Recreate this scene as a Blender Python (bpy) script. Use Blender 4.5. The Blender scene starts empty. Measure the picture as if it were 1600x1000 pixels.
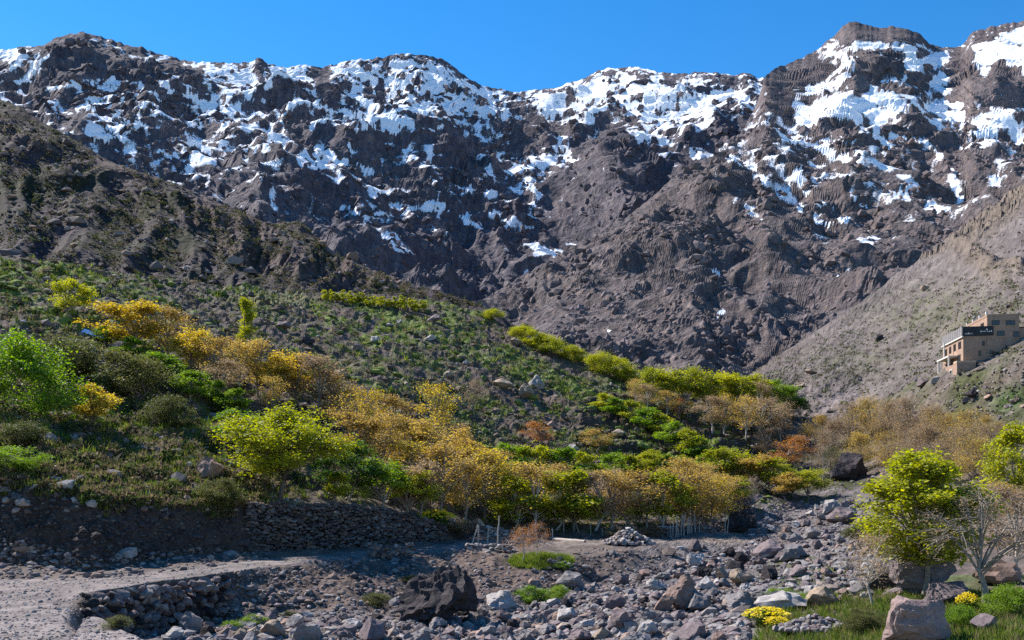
import bpy, math, random
import numpy as np

# ------------------------------------------------------------------ camera, sky, sun, exposure
SC = bpy.context.scene
COL = SC.collection
F_PX, HZ = 1500.0, 760.0            # focal length in photo pixels, row of the horizon
CZ = 7.0                            # height of the camera above the river gravel
cam_data = bpy.data.cameras.new('camera')
cam = bpy.data.objects.new('camera', cam_data)
COL.objects.link(cam)
cam.location = (0, 0, CZ)
cam.rotation_euler = (math.radians(90), 0, 0)
cam_data.sensor_width = 36
cam_data.lens = 36 * F_PX / 1600
cam_data.shift_y = (HZ - 500) / 1600
cam_data.clip_start, cam_data.clip_end = 0.5, 20000
SC.camera = cam

SUN_AZ, SUN_EL = 33.0, 45.0         # degrees ahead of due left, elevation
sx = -math.cos(math.radians(SUN_AZ)) * math.cos(math.radians(SUN_EL))
sy = math.sin(math.radians(SUN_AZ)) * math.cos(math.radians(SUN_EL))
sz = math.sin(math.radians(SUN_EL))
world = bpy.data.worlds.new('World'); SC.world = world; world.use_nodes = True
wn = world.node_tree; wn.nodes.clear()
sky = wn.nodes.new('ShaderNodeTexSky'); sky.sky_type = 'NISHITA'; sky.sun_disc = False
sky.sun_elevation = math.radians(SUN_EL)
sky.sun_rotation = math.atan2(sx, sy)
sky.altitude = 1900; sky.air_density = 1.15; sky.dust_density = 0.1; sky.ozone_density = 3.0
hs = wn.nodes.new('ShaderNodeHueSaturation'); hs.inputs['Saturation'].default_value = 1.36
hs.inputs['Value'].default_value = 1.3
bg = wn.nodes.new('ShaderNodeBackground'); bg.inputs['Strength'].default_value = 0.08
wo = wn.nodes.new('ShaderNodeOutputWorld')
wn.links.new(sky.outputs[0], hs.inputs['Color']); wn.links.new(hs.outputs[0], bg.inputs[0]); wn.links.new(bg.outputs[0], wo.inputs[0])
sun_data = bpy.data.lights.new('sun', 'SUN'); sun_data.energy = 5.0; sun_data.angle = math.radians(0.5)
sun_data.color = (1.0, 0.945, 0.875)
sun = bpy.data.objects.new('sun', sun_data); COL.objects.link(sun)
from mathutils import Vector, Matrix, Euler
sun.rotation_euler = Vector((sx, sy, sz)).to_track_quat('Z', 'Y').to_euler()
sun.location = (-200, 80, 250)
SC.cycles.use_denoising = False
SC.view_settings.view_transform = 'Standard'; SC.view_settings.look = 'None'
SC.view_settings.exposure = 1.0; SC.view_settings.gamma = 1.0; SC.view_settings.use_curve_mapping = False

# ------------------------------------------------------------------ helpers
def W(px, py, d):
    """photo pixel at distance d (metres along the view axis) -> world point"""
    return np.stack([(px - 800.0) / F_PX * d, d * np.ones_like(px * 1.0), CZ + (HZ - py) / F_PX * d], -1)

class Perlin:
    def __init__(s, seed):
        r = np.random.RandomState(seed)
        s.p = np.concatenate([r.permutation(512)] * 3).astype(np.int32)
        a = r.rand(512) * 2 * np.pi
        s.gx, s.gy = np.cos(a).astype(np.float32), np.sin(a).astype(np.float32)
    def __call__(s, x, y):
        x = np.asarray(x, np.float32); y = np.asarray(y, np.float32)
        xi = np.floor(x).astype(np.int32); yi = np.floor(y).astype(np.int32)
        fx, fy = x - xi, y - yi
        u = fx * fx * fx * (fx * (fx * 6 - 15) + 10); v = fy * fy * fy * (fy * (fy * 6 - 15) + 10)
        def g(ix, iy, ax, ay):
            h = s.p[s.p[ix & 511] + (iy & 511)]
            return s.gx[h] * ax + s.gy[h] * ay
        a = g(xi, yi, fx, fy); b = g(xi + 1, yi, fx - 1, fy)
        c = g(xi, yi + 1, fx, fy - 1); d = g(xi + 1, yi + 1, fx - 1, fy - 1)
        return ((a + u * (b - a)) * (1 - v) + (c + u * (d - c)) * v) * 1.45
def fbm(seed, x, y, octs, gain=0.5):
    o, amp = 0, 1.0
    for k in range(octs):
        o = o + amp * Perlin(seed + k * 7)(x * 2 ** k + 13.7 * k, y * 2 ** k - 7.1 * k); amp *= gain
    return o
def ridged(n):
    return 1 - 2 * np.abs(n)
def sstep(a, b, x):
    t = np.clip((x - a) / (b - a), 0, 1); return t * t * (3 - 2 * t)
def blur(a, sig, axis):
    k = int(max(1, round(sig * 3))); w = np.exp(-0.5 * (np.arange(-k, k + 1) / sig) ** 2); w /= w.sum()
    p = [(0, 0)] * a.ndim; p[axis] = (k, k)
    return np.apply_along_axis(lambda m: np.convolve(m, w, 'valid'), axis, np.pad(a, p, mode='edge'))

def mesh_arrays(name, verts, faces, mats=None, smooth=False, colors=None, floats=None, mat_idx=None):
    """faces: (n,3) or (n,4) int array"""
    me = bpy.data.meshes.new(name)
    verts = np.asarray(verts, np.float32).reshape(-1, 3); faces = np.asarray(faces, np.int32)
    n, k = faces.shape
    me.vertices.add(len(verts)); me.vertices.foreach_set('co', verts.ravel())
    me.loops.add(n * k); me.loops.foreach_set('vertex_index', faces.ravel())
    me.polygons.add(n); me.polygons.foreach_set('loop_start', np.arange(0, n * k, k, dtype=np.int32))
    me.polygons.foreach_set('loop_total', np.full(n, k, np.int32))
    me.polygons.foreach_set('use_smooth', np.full(n, bool(smooth)))
    if mat_idx is not None: me.polygons.foreach_set('material_index', np.asarray(mat_idx, np.int32))
    me.update(calc_edges=True)
    if colors is not None:
        at = me.color_attributes.new('Col', 'FLOAT_COLOR', 'POINT')
        c = np.ones((len(verts), 4), np.float32); c[:, :3] = colors; at.data.foreach_set('color', c.ravel())
    for kk, v in (floats or {}).items():
        at = me.attributes.new(kk, 'FLOAT', 'POINT'); at.data.foreach_set('value', np.asarray(v, np.float32).ravel())
    for m in (mats or []): me.materials.append(m)
    return me
def grid_faces(nr, nc):
    i = np.arange(nr - 1)[:, None] * nc + np.arange(nc - 1)[None, :]
    return np.stack([i, i + 1, i + nc + 1, i + nc], -1).reshape(-1, 4)
def link(name, me, parent=None, **props):
    o = bpy.data.objects.new(name, me); COL.objects.link(o)
    if parent is not None: o.parent = parent
    for k, v in props.items(): o[k] = v
    return o

# node helpers
def nmat(name):
    m = bpy.data.materials.new(name); m.use_nodes = True; nt = m.node_tree; nt.nodes.clear()
    out = nt.nodes.new('ShaderNodeOutputMaterial'); return m, nt, out
def N(nt, typ, **kw):
    n = nt.nodes.new(typ)
    for k, v in kw.items():
        if k.startswith('i_'):
            key = k[2:]; key = int(key) if key.isdigit() else key.replace('_', ' ')
            n.inputs[key].default_value = v
        else: setattr(n, k, v)
    return n
def ramp(nt, pts):
    r = nt.nodes.new('ShaderNodeValToRGB'); e = r.color_ramp.elements
    while len(e) > 1: e.remove(e[-1])
    e[0].position = pts[0][0]; e[0].color = (*pts[0][1], 1)
    for p, c in pts[1:]:
        x = e.new(p); x.color = (*c, 1)
    return r

def terrain_mat(name, scale, bump=0.6, bump_dist=1.0, snow=False, rough=0.95, var=0.45):
    """vertex colour = the ground's own colour; world-space noise varies it; bump gives the fine relief"""
    m, nt, out = nmat(name); L = nt.links.new
    geo = N(nt, 'ShaderNodeNewGeometry'); col = N(nt, 'ShaderNodeVertexColor', layer_name='Col')
    n1 = N(nt, 'ShaderNodeTexNoise', i_Scale=scale, i_Detail=6.0, i_Roughness=0.65)
    n2 = N(nt, 'ShaderNodeTexNoise', i_Scale=scale * 5.3, i_Detail=4.0, i_Roughness=0.7)
    vor = N(nt, 'ShaderNodeTexVoronoi', i_Scale=scale * 2.2)
    for n in (n1, n2, vor): L(geo.outputs['Position'], n.inputs['Vector'])
    mr = N(nt, 'ShaderNodeMapRange'); mr.inputs[1].default_value = 0.3; mr.inputs[2].default_value = 0.7
    mr.inputs[3].default_value = 1 - var; mr.inputs[4].default_value = 1 + var
    L(n1.outputs['Fac'], mr.inputs[0])
    mr2 = N(nt, 'ShaderNodeMapRange'); mr2.inputs[1].default_value = 0.3; mr2.inputs[2].default_value = 0.7
    mr2.inputs[3].default_value = 1 - var * .8; mr2.inputs[4].default_value = 1 + var * .8
    L(n2.outputs['Fac'], mr2.inputs[0])
    mu = N(nt, 'ShaderNodeMath', operation='MULTIPLY'); L(mr.outputs[0], mu.inputs[0]); L(mr2.outputs[0], mu.inputs[1])
    mx = N(nt, 'ShaderNodeVectorMath', operation='SCALE'); L(col.outputs[0], mx.inputs[0]); L(mu.outputs[0], mx.inputs['Scale'])
    b = N(nt, 'ShaderNodeBsdfPrincipled', i_Roughness=rough); b.inputs['Specular IOR Level'].default_value = 0.15
    add = N(nt, 'ShaderNodeMath', operation='MULTIPLY_ADD'); add.inputs[1].default_value = 0.5
    L(n2.outputs['Fac'], add.inputs[0]); L(n1.outputs['Fac'], add.inputs[2])
    add2 = N(nt, 'ShaderNodeMath', operation='MULTIPLY_ADD'); add2.inputs[1].default_value = 0.35
    L(vor.outputs['Distance'], add2.inputs[0]); L(add.outputs[0], add2.inputs[2])
    bp = N(nt, 'ShaderNodeBump', i_Strength=bump, i_Distance=bump_dist); L(add2.outputs[0], bp.inputs['Height'])
    L(bp.outputs[0], b.inputs['Normal'])
    base = mx.outputs[0]
    if snow:
        at = N(nt, 'ShaderNodeAttribute', attribute_name='snow')
        s = N(nt, 'ShaderNodeMath', operation='MULTIPLY_ADD'); s.inputs[1].default_value = 0.55; L(n2.outputs['Fac'], s.inputs[0]); 
        off = N(nt, 'ShaderNodeMath', operation='SUBTRACT'); off.inputs[1].default_value = 0.275; L(at.outputs['Fac'], off.inputs[0]); L(off.outputs[0], s.inputs[2])
        th = N(nt, 'ShaderNodeMapRange'); th.inputs[1].default_value = 0.44; th.inputs[2].default_value = 0.56; L(s.outputs[0], th.inputs[0])
        mix = N(nt, 'ShaderNodeMix', data_type='RGBA'); L(th.outputs[0], mix.inputs[0]); L(base, mix.inputs[6])
        mix.inputs[7].default_value = (0.86, 0.87, 0.9, 1); base = mix.outputs[2]
        bs = N(nt, 'ShaderNodeMath', operation='MULTIPLY_ADD'); bs.inputs[1].default_value = -bump * .85; bs.inputs[2].default_value = bump
        L(th.outputs[0], bs.inputs[0]); L(bs.outputs[0], bp.inputs['Strength'])
    L(base, b.inputs['Base Color']); L(b.outputs[0], out.inputs[0])
    return m

# ------------------------------------------------------------------ the mountains
def pts(*a):
    a = np.array(a, float); return a
def curve(tab, u, c, sm=0, du=1.0):
    v = np.interp(u, tab[:, 0], tab[:, c])
    return blur(v, sm / du, 0) if sm else v

def mountain(name, us, ncol, nrow, crest, base, relief, color, matl, snowf=None, back=120.0, jag=3.0, seed=0, power=1.0, sm=3, strata=None):
    u = np.linspace(us[0], us[1], ncol); du = u[1] - u[0]
    pc = curve(crest, u, 1, sm, du); dc = curve(crest, u, 2, 25, du)
    j = fbm(seed + 90, u / 22.0, u * 0 + .5, 5, 0.62)
    jg = -jag * ridged(j) * 0.6 - jag * 0.8 * fbm(seed + 70, u / 9., u * 0, 2)
    pb = curve(base, u, 1, 20, du); db = curve(base, u, 2, 20, du)
    s = np.linspace(0, 1, nrow)[:, None]
    PY = pb[None] + (pc - pb)[None] * s + jg[None] * np.clip((s - .93) / .07, 0, 1) ** 2
    U = np.broadcast_to(u[None], PY.shape)
    D = db[None] + (dc - db)[None] * s ** power
    D = D + relief(U, PY, s, D)[0]
    X = (U - 800) / F_PX * D
    Z = relief(U, PY, s, D, X)[1]
    V = W(U, PY, D); V[..., 2] += Z
    if strata:
        V[..., 2] = blur(V[..., 2], .8, 1)
        h = blur(blur(V[..., 2], 2.2, 1), 1.2, 0) + strata[2] * X + strata[0] * .8 * fbm(seed + 33, X / 160., D / 160., 3)
        fade = np.clip((1 - s) / .04, 0, 1) * np.clip((D - strata[3]) / strata[3], .15, 1)
        for st_, k_ in ((strata[0], 1.0), (strata[0] * .37, .8)):
            f_ = (h / st_) % 1.0
            V[..., 2] += strata[1] * k_ * st_ * (sstep(.2, .9, f_) - f_) * fade * np.clip(.6 + fbm(seed + 35, X / 240., D / 240., 2), 0, 1.2)
    V[..., 2] = blur(V[..., 2], .6, 1)
    # rounded-off back of the ridge
    bk = V[-1].copy(); bk[:, 1] += back; bk[:, 0] *= 1 + back / V[-1][:, 1]; bk[:, 2] -= back * .55
    VV = np.concatenate([V, bk[None]], 0)
    nrm = np.cross(np.gradient(V, axis=1), np.gradient(V, axis=0)); nrm /= np.linalg.norm(nrm, axis=-1, keepdims=True) + 1e-9
    nz = nrm[..., 2]
    P2 = HZ - (V[..., 2] - CZ) / D * F_PX
    sn = snowf(U, P2, D, nz, X) if snowf else np.zeros_like(D)
    C = color(U, PY, D, nz, sn)
    C = np.concatenate([C, C[-1:]], 0); snn = np.concatenate([sn, sn[-1:]], 0)
    me = mesh_arrays(name, VV, grid_faces(nrow + 1, ncol), [matl], False, .74 * C.reshape(-1, 3), {'snow': snn} if snowf else None)
    return link(name, me, kind='structure'), (u, PY, D, V)

rock_far = terrain_mat('far_rock', 0.03, bump=1.0, bump_dist=16.0, snow=True, var=0.3)
rock_mid = terrain_mat('mid_rock', 0.07, bump=1.0, bump_dist=7.0, snow=True, var=0.35)
rock_near = terrain_mat('near_rock', 0.12, bump=0.9, bump_dist=1.5, var=0.45)

def strokes(U, PY, lst):
    """union of soft capsules: (x0,y0,x1,y1,w) -> 0..1"""
    o = np.zeros(U.shape, np.float32)
    for x0, y0, x1, y1, w in lst:
        x_lo, x_hi = min(x0, x1) - 3 * w, max(x0, x1) + 3 * w
        c0, c1 = np.searchsorted(U[0], [x_lo, x_hi])
        if c1 <= c0: continue
        u, p = U[:, c0:c1], PY[:, c0:c1]
        dx, dy = x1 - x0, y1 - y0; l2 = dx * dx + dy * dy + 1e-6
        t = np.clip(((u - x0) * dx + (p - y0) * dy) / l2, 0, 1)
        r = np.hypot(u - x0 - t * dx, (p - y0 - t * dy))
        o[:, c0:c1] = np.maximum(o[:, c0:c1], np.clip(1.5 - r / w, 0, 1))
    return o
def blobs(U, PY, lst):
    """sum of gaussian bumps (x, y, rx, ry, amp)"""
    o = np.zeros(U.shape, np.float32)
    for x, y, rx, ry, a in lst:
        o += a * np.exp(-((U - x) / rx) ** 2 - ((PY - y) / ry) ** 2)
    return o

def crags(X, Y, seed, lam, amp, cx, cy, stretch=2.2, octs=8, mid=.17, fine=.2, kc=1.0, km=1.0, kf=1.0, res=None, H=0.0, thk=1900.):
    """height in metres over the plan: ribs and gullies that run down towards (cx, cy), crags on top"""
    rho = np.hypot(X - cx, Y - cy); th = np.arctan2(X - cx, Y - cy) * thk
    q = lam * 1.3
    wx = lam * .35 * fbm(seed + 50, X / q, Y / q, 3); wy = lam * .35 * fbm(seed + 60, X / q, Y / q, 3)
    A = (ridged(Perlin(seed)((th + wx) / lam, (rho + wy) / (lam * stretch))) - .4) * amp * lam * kc
    A = A + (ridged(Perlin(seed + 1)((th + wx) / lam * 2.1, (rho + wy) / (lam * stretch) * 2.3)) - .4) * amp * lam * .5 * kc
    l = lam / 2.2; wgt = 1.0
    for k in range(octs - 2):
        c, sn_ = math.cos(.7 * k + .4), math.sin(.7 * k + .4)
        xx, yy = X + wx * .4 + .25 * H, Y + wy * .4 + .9 * H
        n = Perlin(seed + 2 + k)((th + wx * .6) / l + k * 3.3, (rho + wy * .6) / (l * 1.7)) if k < 3 else Perlin(seed + 2 + k)((xx * c + yy * sn_) / l + k * 3.3, (yy * c - xx * sn_) / l)
        r = ridged(n) - .4 if k % 3 != 2 else 1.5 * n
        fd = 1.0 if res is None else np.clip(l / (res * 2.4) - .7, 0, 1)
        A = A + r * l * (mid * km if k < 3 else fine * kf * .8 ** (k - 3)) * wgt * fd
        wgt = np.clip(.8 + .6 * r, .3, 1.3) if k < 2 else wgt
        l /= 2.0
    return A

# far range on the left and centre -------------------------------------------------
crestF = pts((-360, 90, 3300), (-120, 80, 3300), (0, 76, 3300), (40, 73, 3300), (74, 70, 3300), (86, 60, 3300), (110, 54, 3300), (126, 50, 3300), (142, 55, 3300), (165, 62, 3310), (205, 74, 3320), (250, 85, 3330), (300, 95, 3340), (340, 98, 3340), (392, 98, 3340), (404, 89, 3340), (418, 101, 3340), (440, 103, 3340), (475, 97, 3340), (505, 103, 3340), (545, 97, 3330), (600, 91, 3300), (625, 86, 3300), (640, 82, 3300), (660, 88, 3300), (690, 92, 3300), (702, 98, 3310), (716, 110, 3330), (740, 127, 3360), (770, 137, 3390), (800, 145, 3420), (830, 140, 3420), (870, 136, 3410), (905, 122, 3390), (950, 108, 3370), (1000, 108, 3360), (1050, 113, 3350), (1100, 116, 3340), (1150, 120, 3330), (1165, 112, 3330), (1185, 122, 3330), (1250, 118, 3330), (1400, 100, 3330))
baseF = pts((-360, 560, 1400), (400, 560, 1150), (780, 560, 1050), (1100, 560, 1250), (1400, 560, 1400))
CLIFF_F = [(150, 105, 70, 42, 90), (215, 112, 40, 38, 60), (300, 118, 40, 22, 45), (505, 132, 22, 30, 55), (575, 148, 18, 18, 35), (590, 145, 14, 16, 20),
           (465, 215, 35, 30, 60), (465, 290, 28, 35, 60), (975, 285, 46, 60, 230), (935, 250, 20, 30, 60), (700, 235, 34, 32, 70), (640, 275, 40, 30, 40), (1000, 112, 140, 9, 25),
           (870, 200, 40, 25, 40), (760, 215, 40, 30, 45), (1125, 205, 34, 24, 60), (250, 165, 35, 16, 30), (640, 165, 20, 18, 30)]
def reliefF(U, PY, s, D, X=None):
    fade = sstep(0, .06, 1 - s)
    if X is None:
        M = 420 * np.exp(-((U - (790 + (470 - PY) * .03)) / 260.) ** 2)          # the valley head is set back
        R = -150 * np.exp(-((U - 470) / 110.) ** 2) * sstep(130, 330, PY)
        R -= blobs(U, PY, CLIFF_F)
        st = fbm(31, U / 90., (PY + U * .12) / 17., 4)                             # rock bands
        R += 18 * np.sign(st) * np.abs(st) ** .6
        return M + R * fade, None
    e = 1 - s
    return None, crags(X, D, 11, 400., .17, 0., 300., 2.2, 8, .2, .33, sstep(0, .12, e), .25 + .75 * sstep(0, .08, e), .7 + .3 * sstep(0, .05, e), np.abs(np.gradient(D, axis=0)), (HZ - PY) / F_PX * D, 1900.)
SNOW_F = [(0, 80, 50, 95, 10), (20, 100, 60, 85, 6), (30, 125, 60, 115, 7), (50, 105, 75, 90, 6), (75, 140, 110, 130, 6), (120, 130, 175, 122, 5), (205, 130, 250, 148, 6), (255, 140, 290, 150, 5),
          (290, 146, 330, 165, 7), (335, 150, 360, 145, 5), (150, 148, 190, 152, 5), (140, 205, 200, 200, 6), (145, 212, 195, 215, 5), (215, 195, 235, 205, 6), (315, 100, 345, 115, 5), (365, 118, 410, 125, 9),
          (380, 135, 420, 130, 8), (390, 150, 410, 160, 6), (425, 108, 470, 115, 9), (455, 105, 480, 100, 5), (530, 105, 600, 115, 7), (590, 105, 640, 100, 7), (560, 125, 640, 130, 8), (610, 140, 690, 140, 8), (660, 105, 700, 112, 5),
          (560, 160, 600, 168, 5), (605, 150, 620, 165, 7), (580, 185, 640, 195, 7), (500, 165, 560, 180, 4), (640, 165, 760, 165, 6), (700, 150, 760, 160, 5), (690, 175, 770, 180, 5), (720, 130, 770, 150, 5), (660, 115, 720, 130, 6),
          (470, 240, 520, 245, 5), (485, 255, 540, 250, 5), (560, 255, 580, 270, 5), (545, 225, 555, 240, 4), (660, 205, 690, 198, 4), (560, 195, 640, 205, 4), (250, 240, 275, 245, 5), (300, 245, 335, 255, 4), (280, 215, 330, 235, 4),
          (425, 295, 428, 325, 6), (535, 325, 560, 335, 4), (575, 340, 620, 330, 8), (620, 330, 690, 322, 8), (640, 312, 670, 318, 5), (610, 375, 645, 395, 6), (650, 330, 665, 320, 6), (600, 365, 620, 375, 4), (700, 330, 750, 355, 4),
          (725, 298, 770, 305, 8), (745, 285, 760, 270, 6), (770, 340, 830, 355, 8), (815, 370, 860, 400, 9), (840, 395, 895, 388, 7), (822, 415, 822, 430, 4), (820, 280, 840, 310, 7), (830, 310, 830, 330, 6), (845, 255, 905, 240, 9), (870, 230, 885, 222, 7), (800, 265, 840, 250, 5),
          (830, 150, 900, 160, 8), (850, 165, 940, 165, 9), (900, 130, 940, 150, 8), (930, 135, 1000, 150, 8), (960, 125, 980, 150, 5), (980, 155, 1100, 170, 12), (1010, 185, 1060, 195, 10), (1060, 160, 1150, 150, 10), (1090, 165, 1140, 145, 7),
          (1000, 140, 1060, 140, 7), (890, 185, 930, 190, 5), (1000, 215, 1020, 205, 5), (1090, 205, 1115, 185, 4), (1050, 230, 1080, 232, 3), (1020, 215, 1050, 225, 4), (960, 290, 970, 284, 3), (975, 255, 980, 260, 3), (1165, 155, 1190, 180, 6), (1080, 240, 1110, 245, 4),
          (165, 165, 180, 155, 3), (120, 165, 150, 170, 3), (175, 178, 200, 190, 3)]
ROCK_F = [(90, 75, 100, 130, 9), (100, 70, 240, 115, 12), (100, 85, 140, 110, 18), (160, 95, 240, 120, 14), (260, 100, 310, 120, 8), (500, 112, 515, 150, 12), (575, 132, 575, 152, 7), (595, 132, 595, 158, 7), (460, 190, 480, 225, 12), (500, 205, 530, 230, 9), (455, 265, 470, 300, 12), (915, 235, 930, 330, 15), (960, 225, 1000, 320, 22), (700, 215, 740, 270, 14), (1100, 210, 1140, 205, 12), (640, 270, 660, 300, 14)]
def density_F(U, PY):
    g = np.array([[.55, .15, .5, .62, .62, .8, .62, .6, .85, .9, .85, .7, .5, .4],
                  [.55, .35, .55, .6, .55, .75, .75, .62, .6, .75, .85, .75, .5, .4],
                  [.25, .5, .5, .54, .56, .55, .58, .55, .5, .42, .54, .48, .4, .3],
                  [.2, .3, .44, .44, .48, .5, .44, .48, .5, .2, .3, .3, .2, .2],
                  [.1, .1, .15, .2, .2, .22, .32, .36, .36, .1, .1, .1, .1, .1],
                  [.0, .0, .0, .05, .05, .05, .1, .1, .12, .0, .0, .0, .0, .0],
                  [.0, .0, .0, .0, .0, .0, .0, .0, .0, .0, .0, .0, .0, .0]])
    g = np.minimum(g * .9, .62)
    x = np.clip(U / 100., 0, 12.999); y = np.clip((PY - 75) / 60., 0, 5.999)
    i, j = y.astype(int), x.astype(int); a, b = y - i, x - j
    return g[i, j] * (1 - a) * (1 - b) + g[i, j + 1] * (1 - a) * b + g[i + 1, j] * a * (1 - b) + g[i + 1, j + 1] * a * b
def snow_rule(U, PY, D, nz, X, dens, st, rk, seed, top):
    f = blur(blur(nz, .8, 0), .9, 1)
    flat = np.clip((f - .62) * 2.4, -.9, .45)
    n = fbm(seed, X / 55., D / 80., 5, .68)
    n = .55 * n + .6 * fbm(seed + 25, np.arctan2(X, D - 700.) * 1500. / 45., np.hypot(X, D - 700.) / 170., 4, .6)
    bands = np.clip(ridged(fbm(seed + 5, X / 70., D / 38., 3)) - .45, 0, .6)
    s = .565 + .8 * (dens - .5) + .30 * flat + .30 * n - .25 * bands + .55 * st
    s = np.minimum(s, .86)
    spots = np.clip(fbm(seed + 15, X / 60., D / 55., 5, .7) - .02, 0, 1)
    s = s - .6 * spots - .8 * np.clip(.54 - f, 0, .5) - .5 * rk - .4 * top * (.5 + np.clip(fbm(seed + 9, U / 14., PY / 5., 3), -.6, 1))
    return np.clip(s * np.where(dens + st < .06, .3, 1), 0, 1)
def warp_px(U, PY, seed):
    return U + 0 * PY, PY + 6 * fbm(seed, U / 16., PY / 16., 3, .6)
def snowF(U, PY, D, gu, X):
    top = sstep(16, 3, PY - np.interp(U, crestF[:, 0], crestF[:, 1]))
    return snow_rule(U, PY, D, gu, X, density_F(U, PY), strokes(*warp_px(U, PY, 61), SNOW_F), strokes(*warp_px(U, PY, 65), ROCK_F), 201, top)
def colF(U, PY, D, gu, sn):
    n = fbm(301, U / 60., PY / 40., 4); n2 = fbm(311, U / 8., PY / 6., 3)
    a = np.array([.178, .152, .168]); b = np.array([.235, .192, .188]); c = np.array([.138, .124, .150])
    t = np.clip(.5 + n * .9, 0, 1)[..., None]; C = c * (1 - t) + a * t
    w = np.clip(n2 * .9, 0, 1)[..., None]; C = C * (1 - w) + b * w
    return C * (1 + .25 * n2[..., None])
farM, farG = mountain('mountain_range', (-200, 1290), 950, 330, crestF, baseF, reliefF, colF, rock_far, snowF, jag=2.4, seed=3, strata=(46., 1.0, .18, 600.))

# right massif with its long spur towards the valley ---------------------------------
crestM = pts((560, 520, 760), (700, 492, 860), (740, 476, 900), (770, 462, 950), (800, 442, 1000), (850, 412, 1060), (880, 396, 1100), (960, 350, 1200), (1000, 325, 1270), (1030, 300, 1330), (1060, 272, 1400), (1095, 252, 1480), (1130, 238, 1580), (1160, 205, 1750), (1180, 168, 1950), (1195, 122, 2250), (1205, 110, 2350), (1240, 95, 2450), (1270, 82, 2550), (1296, 64, 2620), (1310, 50, 2650), (1318, 40, 2650), (1336, 33, 2660), (1352, 38, 2660), (1385, 46, 2670), (1392, 42, 2670), (1420, 46, 2680), (1436, 52, 2680), (1448, 66, 2690), (1460, 72, 2700), (1500, 74, 2720), (1510, 66, 2720), (1516, 52, 2720), (1545, 43, 2720), (1570, 38, 2720), (1600, 33, 2720), (1700, 20, 2720), (1960, -10, 2720))
baseM = pts((560, 690, 520), (800, 690, 430), (1100, 690, 390), (1200, 690, 400), (1400, 690, 440), (1960, 650, 520))
CLIFF_M = [(1370, 102, 26, 22, 90), (1250, 130, 50, 34, 80), (1380, 58, 50, 14, 50), (1530, 140, 40, 40, 110), (1340, 135, 12, 16, 40), (1560, 115, 18, 30, 50), (1290, 200, 30, 28, 40), (1345, 455, 24, 26, 26), (1215, 465, 30, 32, 30), (1240, 400, 36, 22, 22), (1380, 200, 30, 26, 30), (1500, 240, 34, 26, 40), (1140, 330, 60, 30, 20), (1020, 400, 80, 40, 14), (940, 430, 40, 30, 8)]
def reliefM(U, PY, s, D, X=None):
    fade = sstep(0, .06, 1 - s); k = np.clip((D - 350) / 1900., .1, 1.25)
    if X is None:
        R = -blobs(U, PY, CLIFF_M) * np.clip(k * 1.3, .5, 1.2)
        R += 60 * k * np.exp(-((U - (1270 - (PY - 300) * .1)) / 45.) ** 2) * sstep(250, 480, PY)
        R -= k * 120 * np.exp(-((U - 1130) / 120.) ** 2) * sstep(200, 420, PY)
        st = fbm(37, U / 60., (PY - U * .1) / 13., 4)
        R += 12 * k * np.sign(st) * np.abs(st) ** .6
        return R * fade, None
    sm = 1 - .65 * np.exp(-((U - 860) / 110.) ** 2 - ((PY - 500) / 60.) ** 2)
    e = 1 - s; kk = np.clip(.25 + k, .3, 1)
    return None, crags(X, D, 23, 240., .13, 150., -900., 2.0, 9, .17, .34, sstep(0, .16, e) * kk, sm * np.clip(.4 + k, 0, 1) * (.15 + .85 * sstep(0, .1, e)), sm * (.7 + .3 * sstep(0, .05, e)), np.abs(np.gradient(D, axis=0)), (HZ - PY) / F_PX * D, 1900.)
SNOW_M = [(1300, 120, 1330, 110, 7), (1320, 100, 1340, 95, 5), (1265, 140, 1310, 128, 5), (1290, 170, 1390, 165, 14), (1340, 180, 1375, 185, 9), (1255, 180, 1285, 180, 10), (1335, 70, 1440, 72, 5), (1420, 100, 1480, 90, 7), (1460, 130, 1500, 110, 7), (1470, 125, 1600, 75, 11), (1530, 80, 1600, 50, 9), (1560, 95, 1600, 92, 8),
          (1430, 160, 1480, 180, 6), (1480, 185, 1530, 205, 6), (1530, 205, 1600, 215, 8), (1500, 165, 1545, 160, 5), (1540, 185, 1560, 180, 5), (1570, 200, 1600, 190, 6), (1240, 215, 1290, 222, 6), (1275, 225, 1300, 240, 6), (1310, 220, 1335, 222, 6), (1370, 215, 1395, 220, 7), (1385, 235, 1390, 245, 6),
          (1180, 275, 1250, 322, 5), (1245, 275, 1262, 298, 6), (1240, 265, 1250, 262, 4), (1280, 320, 1300, 328, 5), (1312, 338, 1322, 348, 4), (1320, 295, 1355, 325, 3), (1345, 372, 1370, 378, 6), (1450, 325, 1480, 325, 5), (1420, 285, 1432, 292, 4), (1485, 270, 1500, 310, 5), (1550, 280, 1558, 286, 4), (1165, 322, 1195, 350, 3), (1115, 425, 1122, 430, 3), (1130, 485, 1122, 495, 4),
          (1310, 432, 1325, 428, 3), (1220, 420, 1225, 415, 3), (1030, 230, 1060, 235, 3), (1135, 245, 1180, 265, 3), (1300, 250, 1325, 245, 4), (1440, 215, 1470, 240, 4), (1400, 300, 1420, 310, 3), (1275, 345, 1300, 350, 3), (950, 515, 952, 518, 3)]
ROCK_M = [(1350, 90, 1400, 110, 12), (1200, 130, 1290, 110, 16), (1320, 55, 1430, 55, 10), (1500, 100, 1540, 150, 20), (1560, 110, 1600, 150, 16), (1490, 120, 1520, 170, 9), (1340, 125, 1345, 140, 9), (1530, 60, 1560, 55, 5), (1440, 200, 1520, 260, 12), (1290, 190, 1330, 205, 9), (1200, 160, 1230, 150, 10)]
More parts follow.
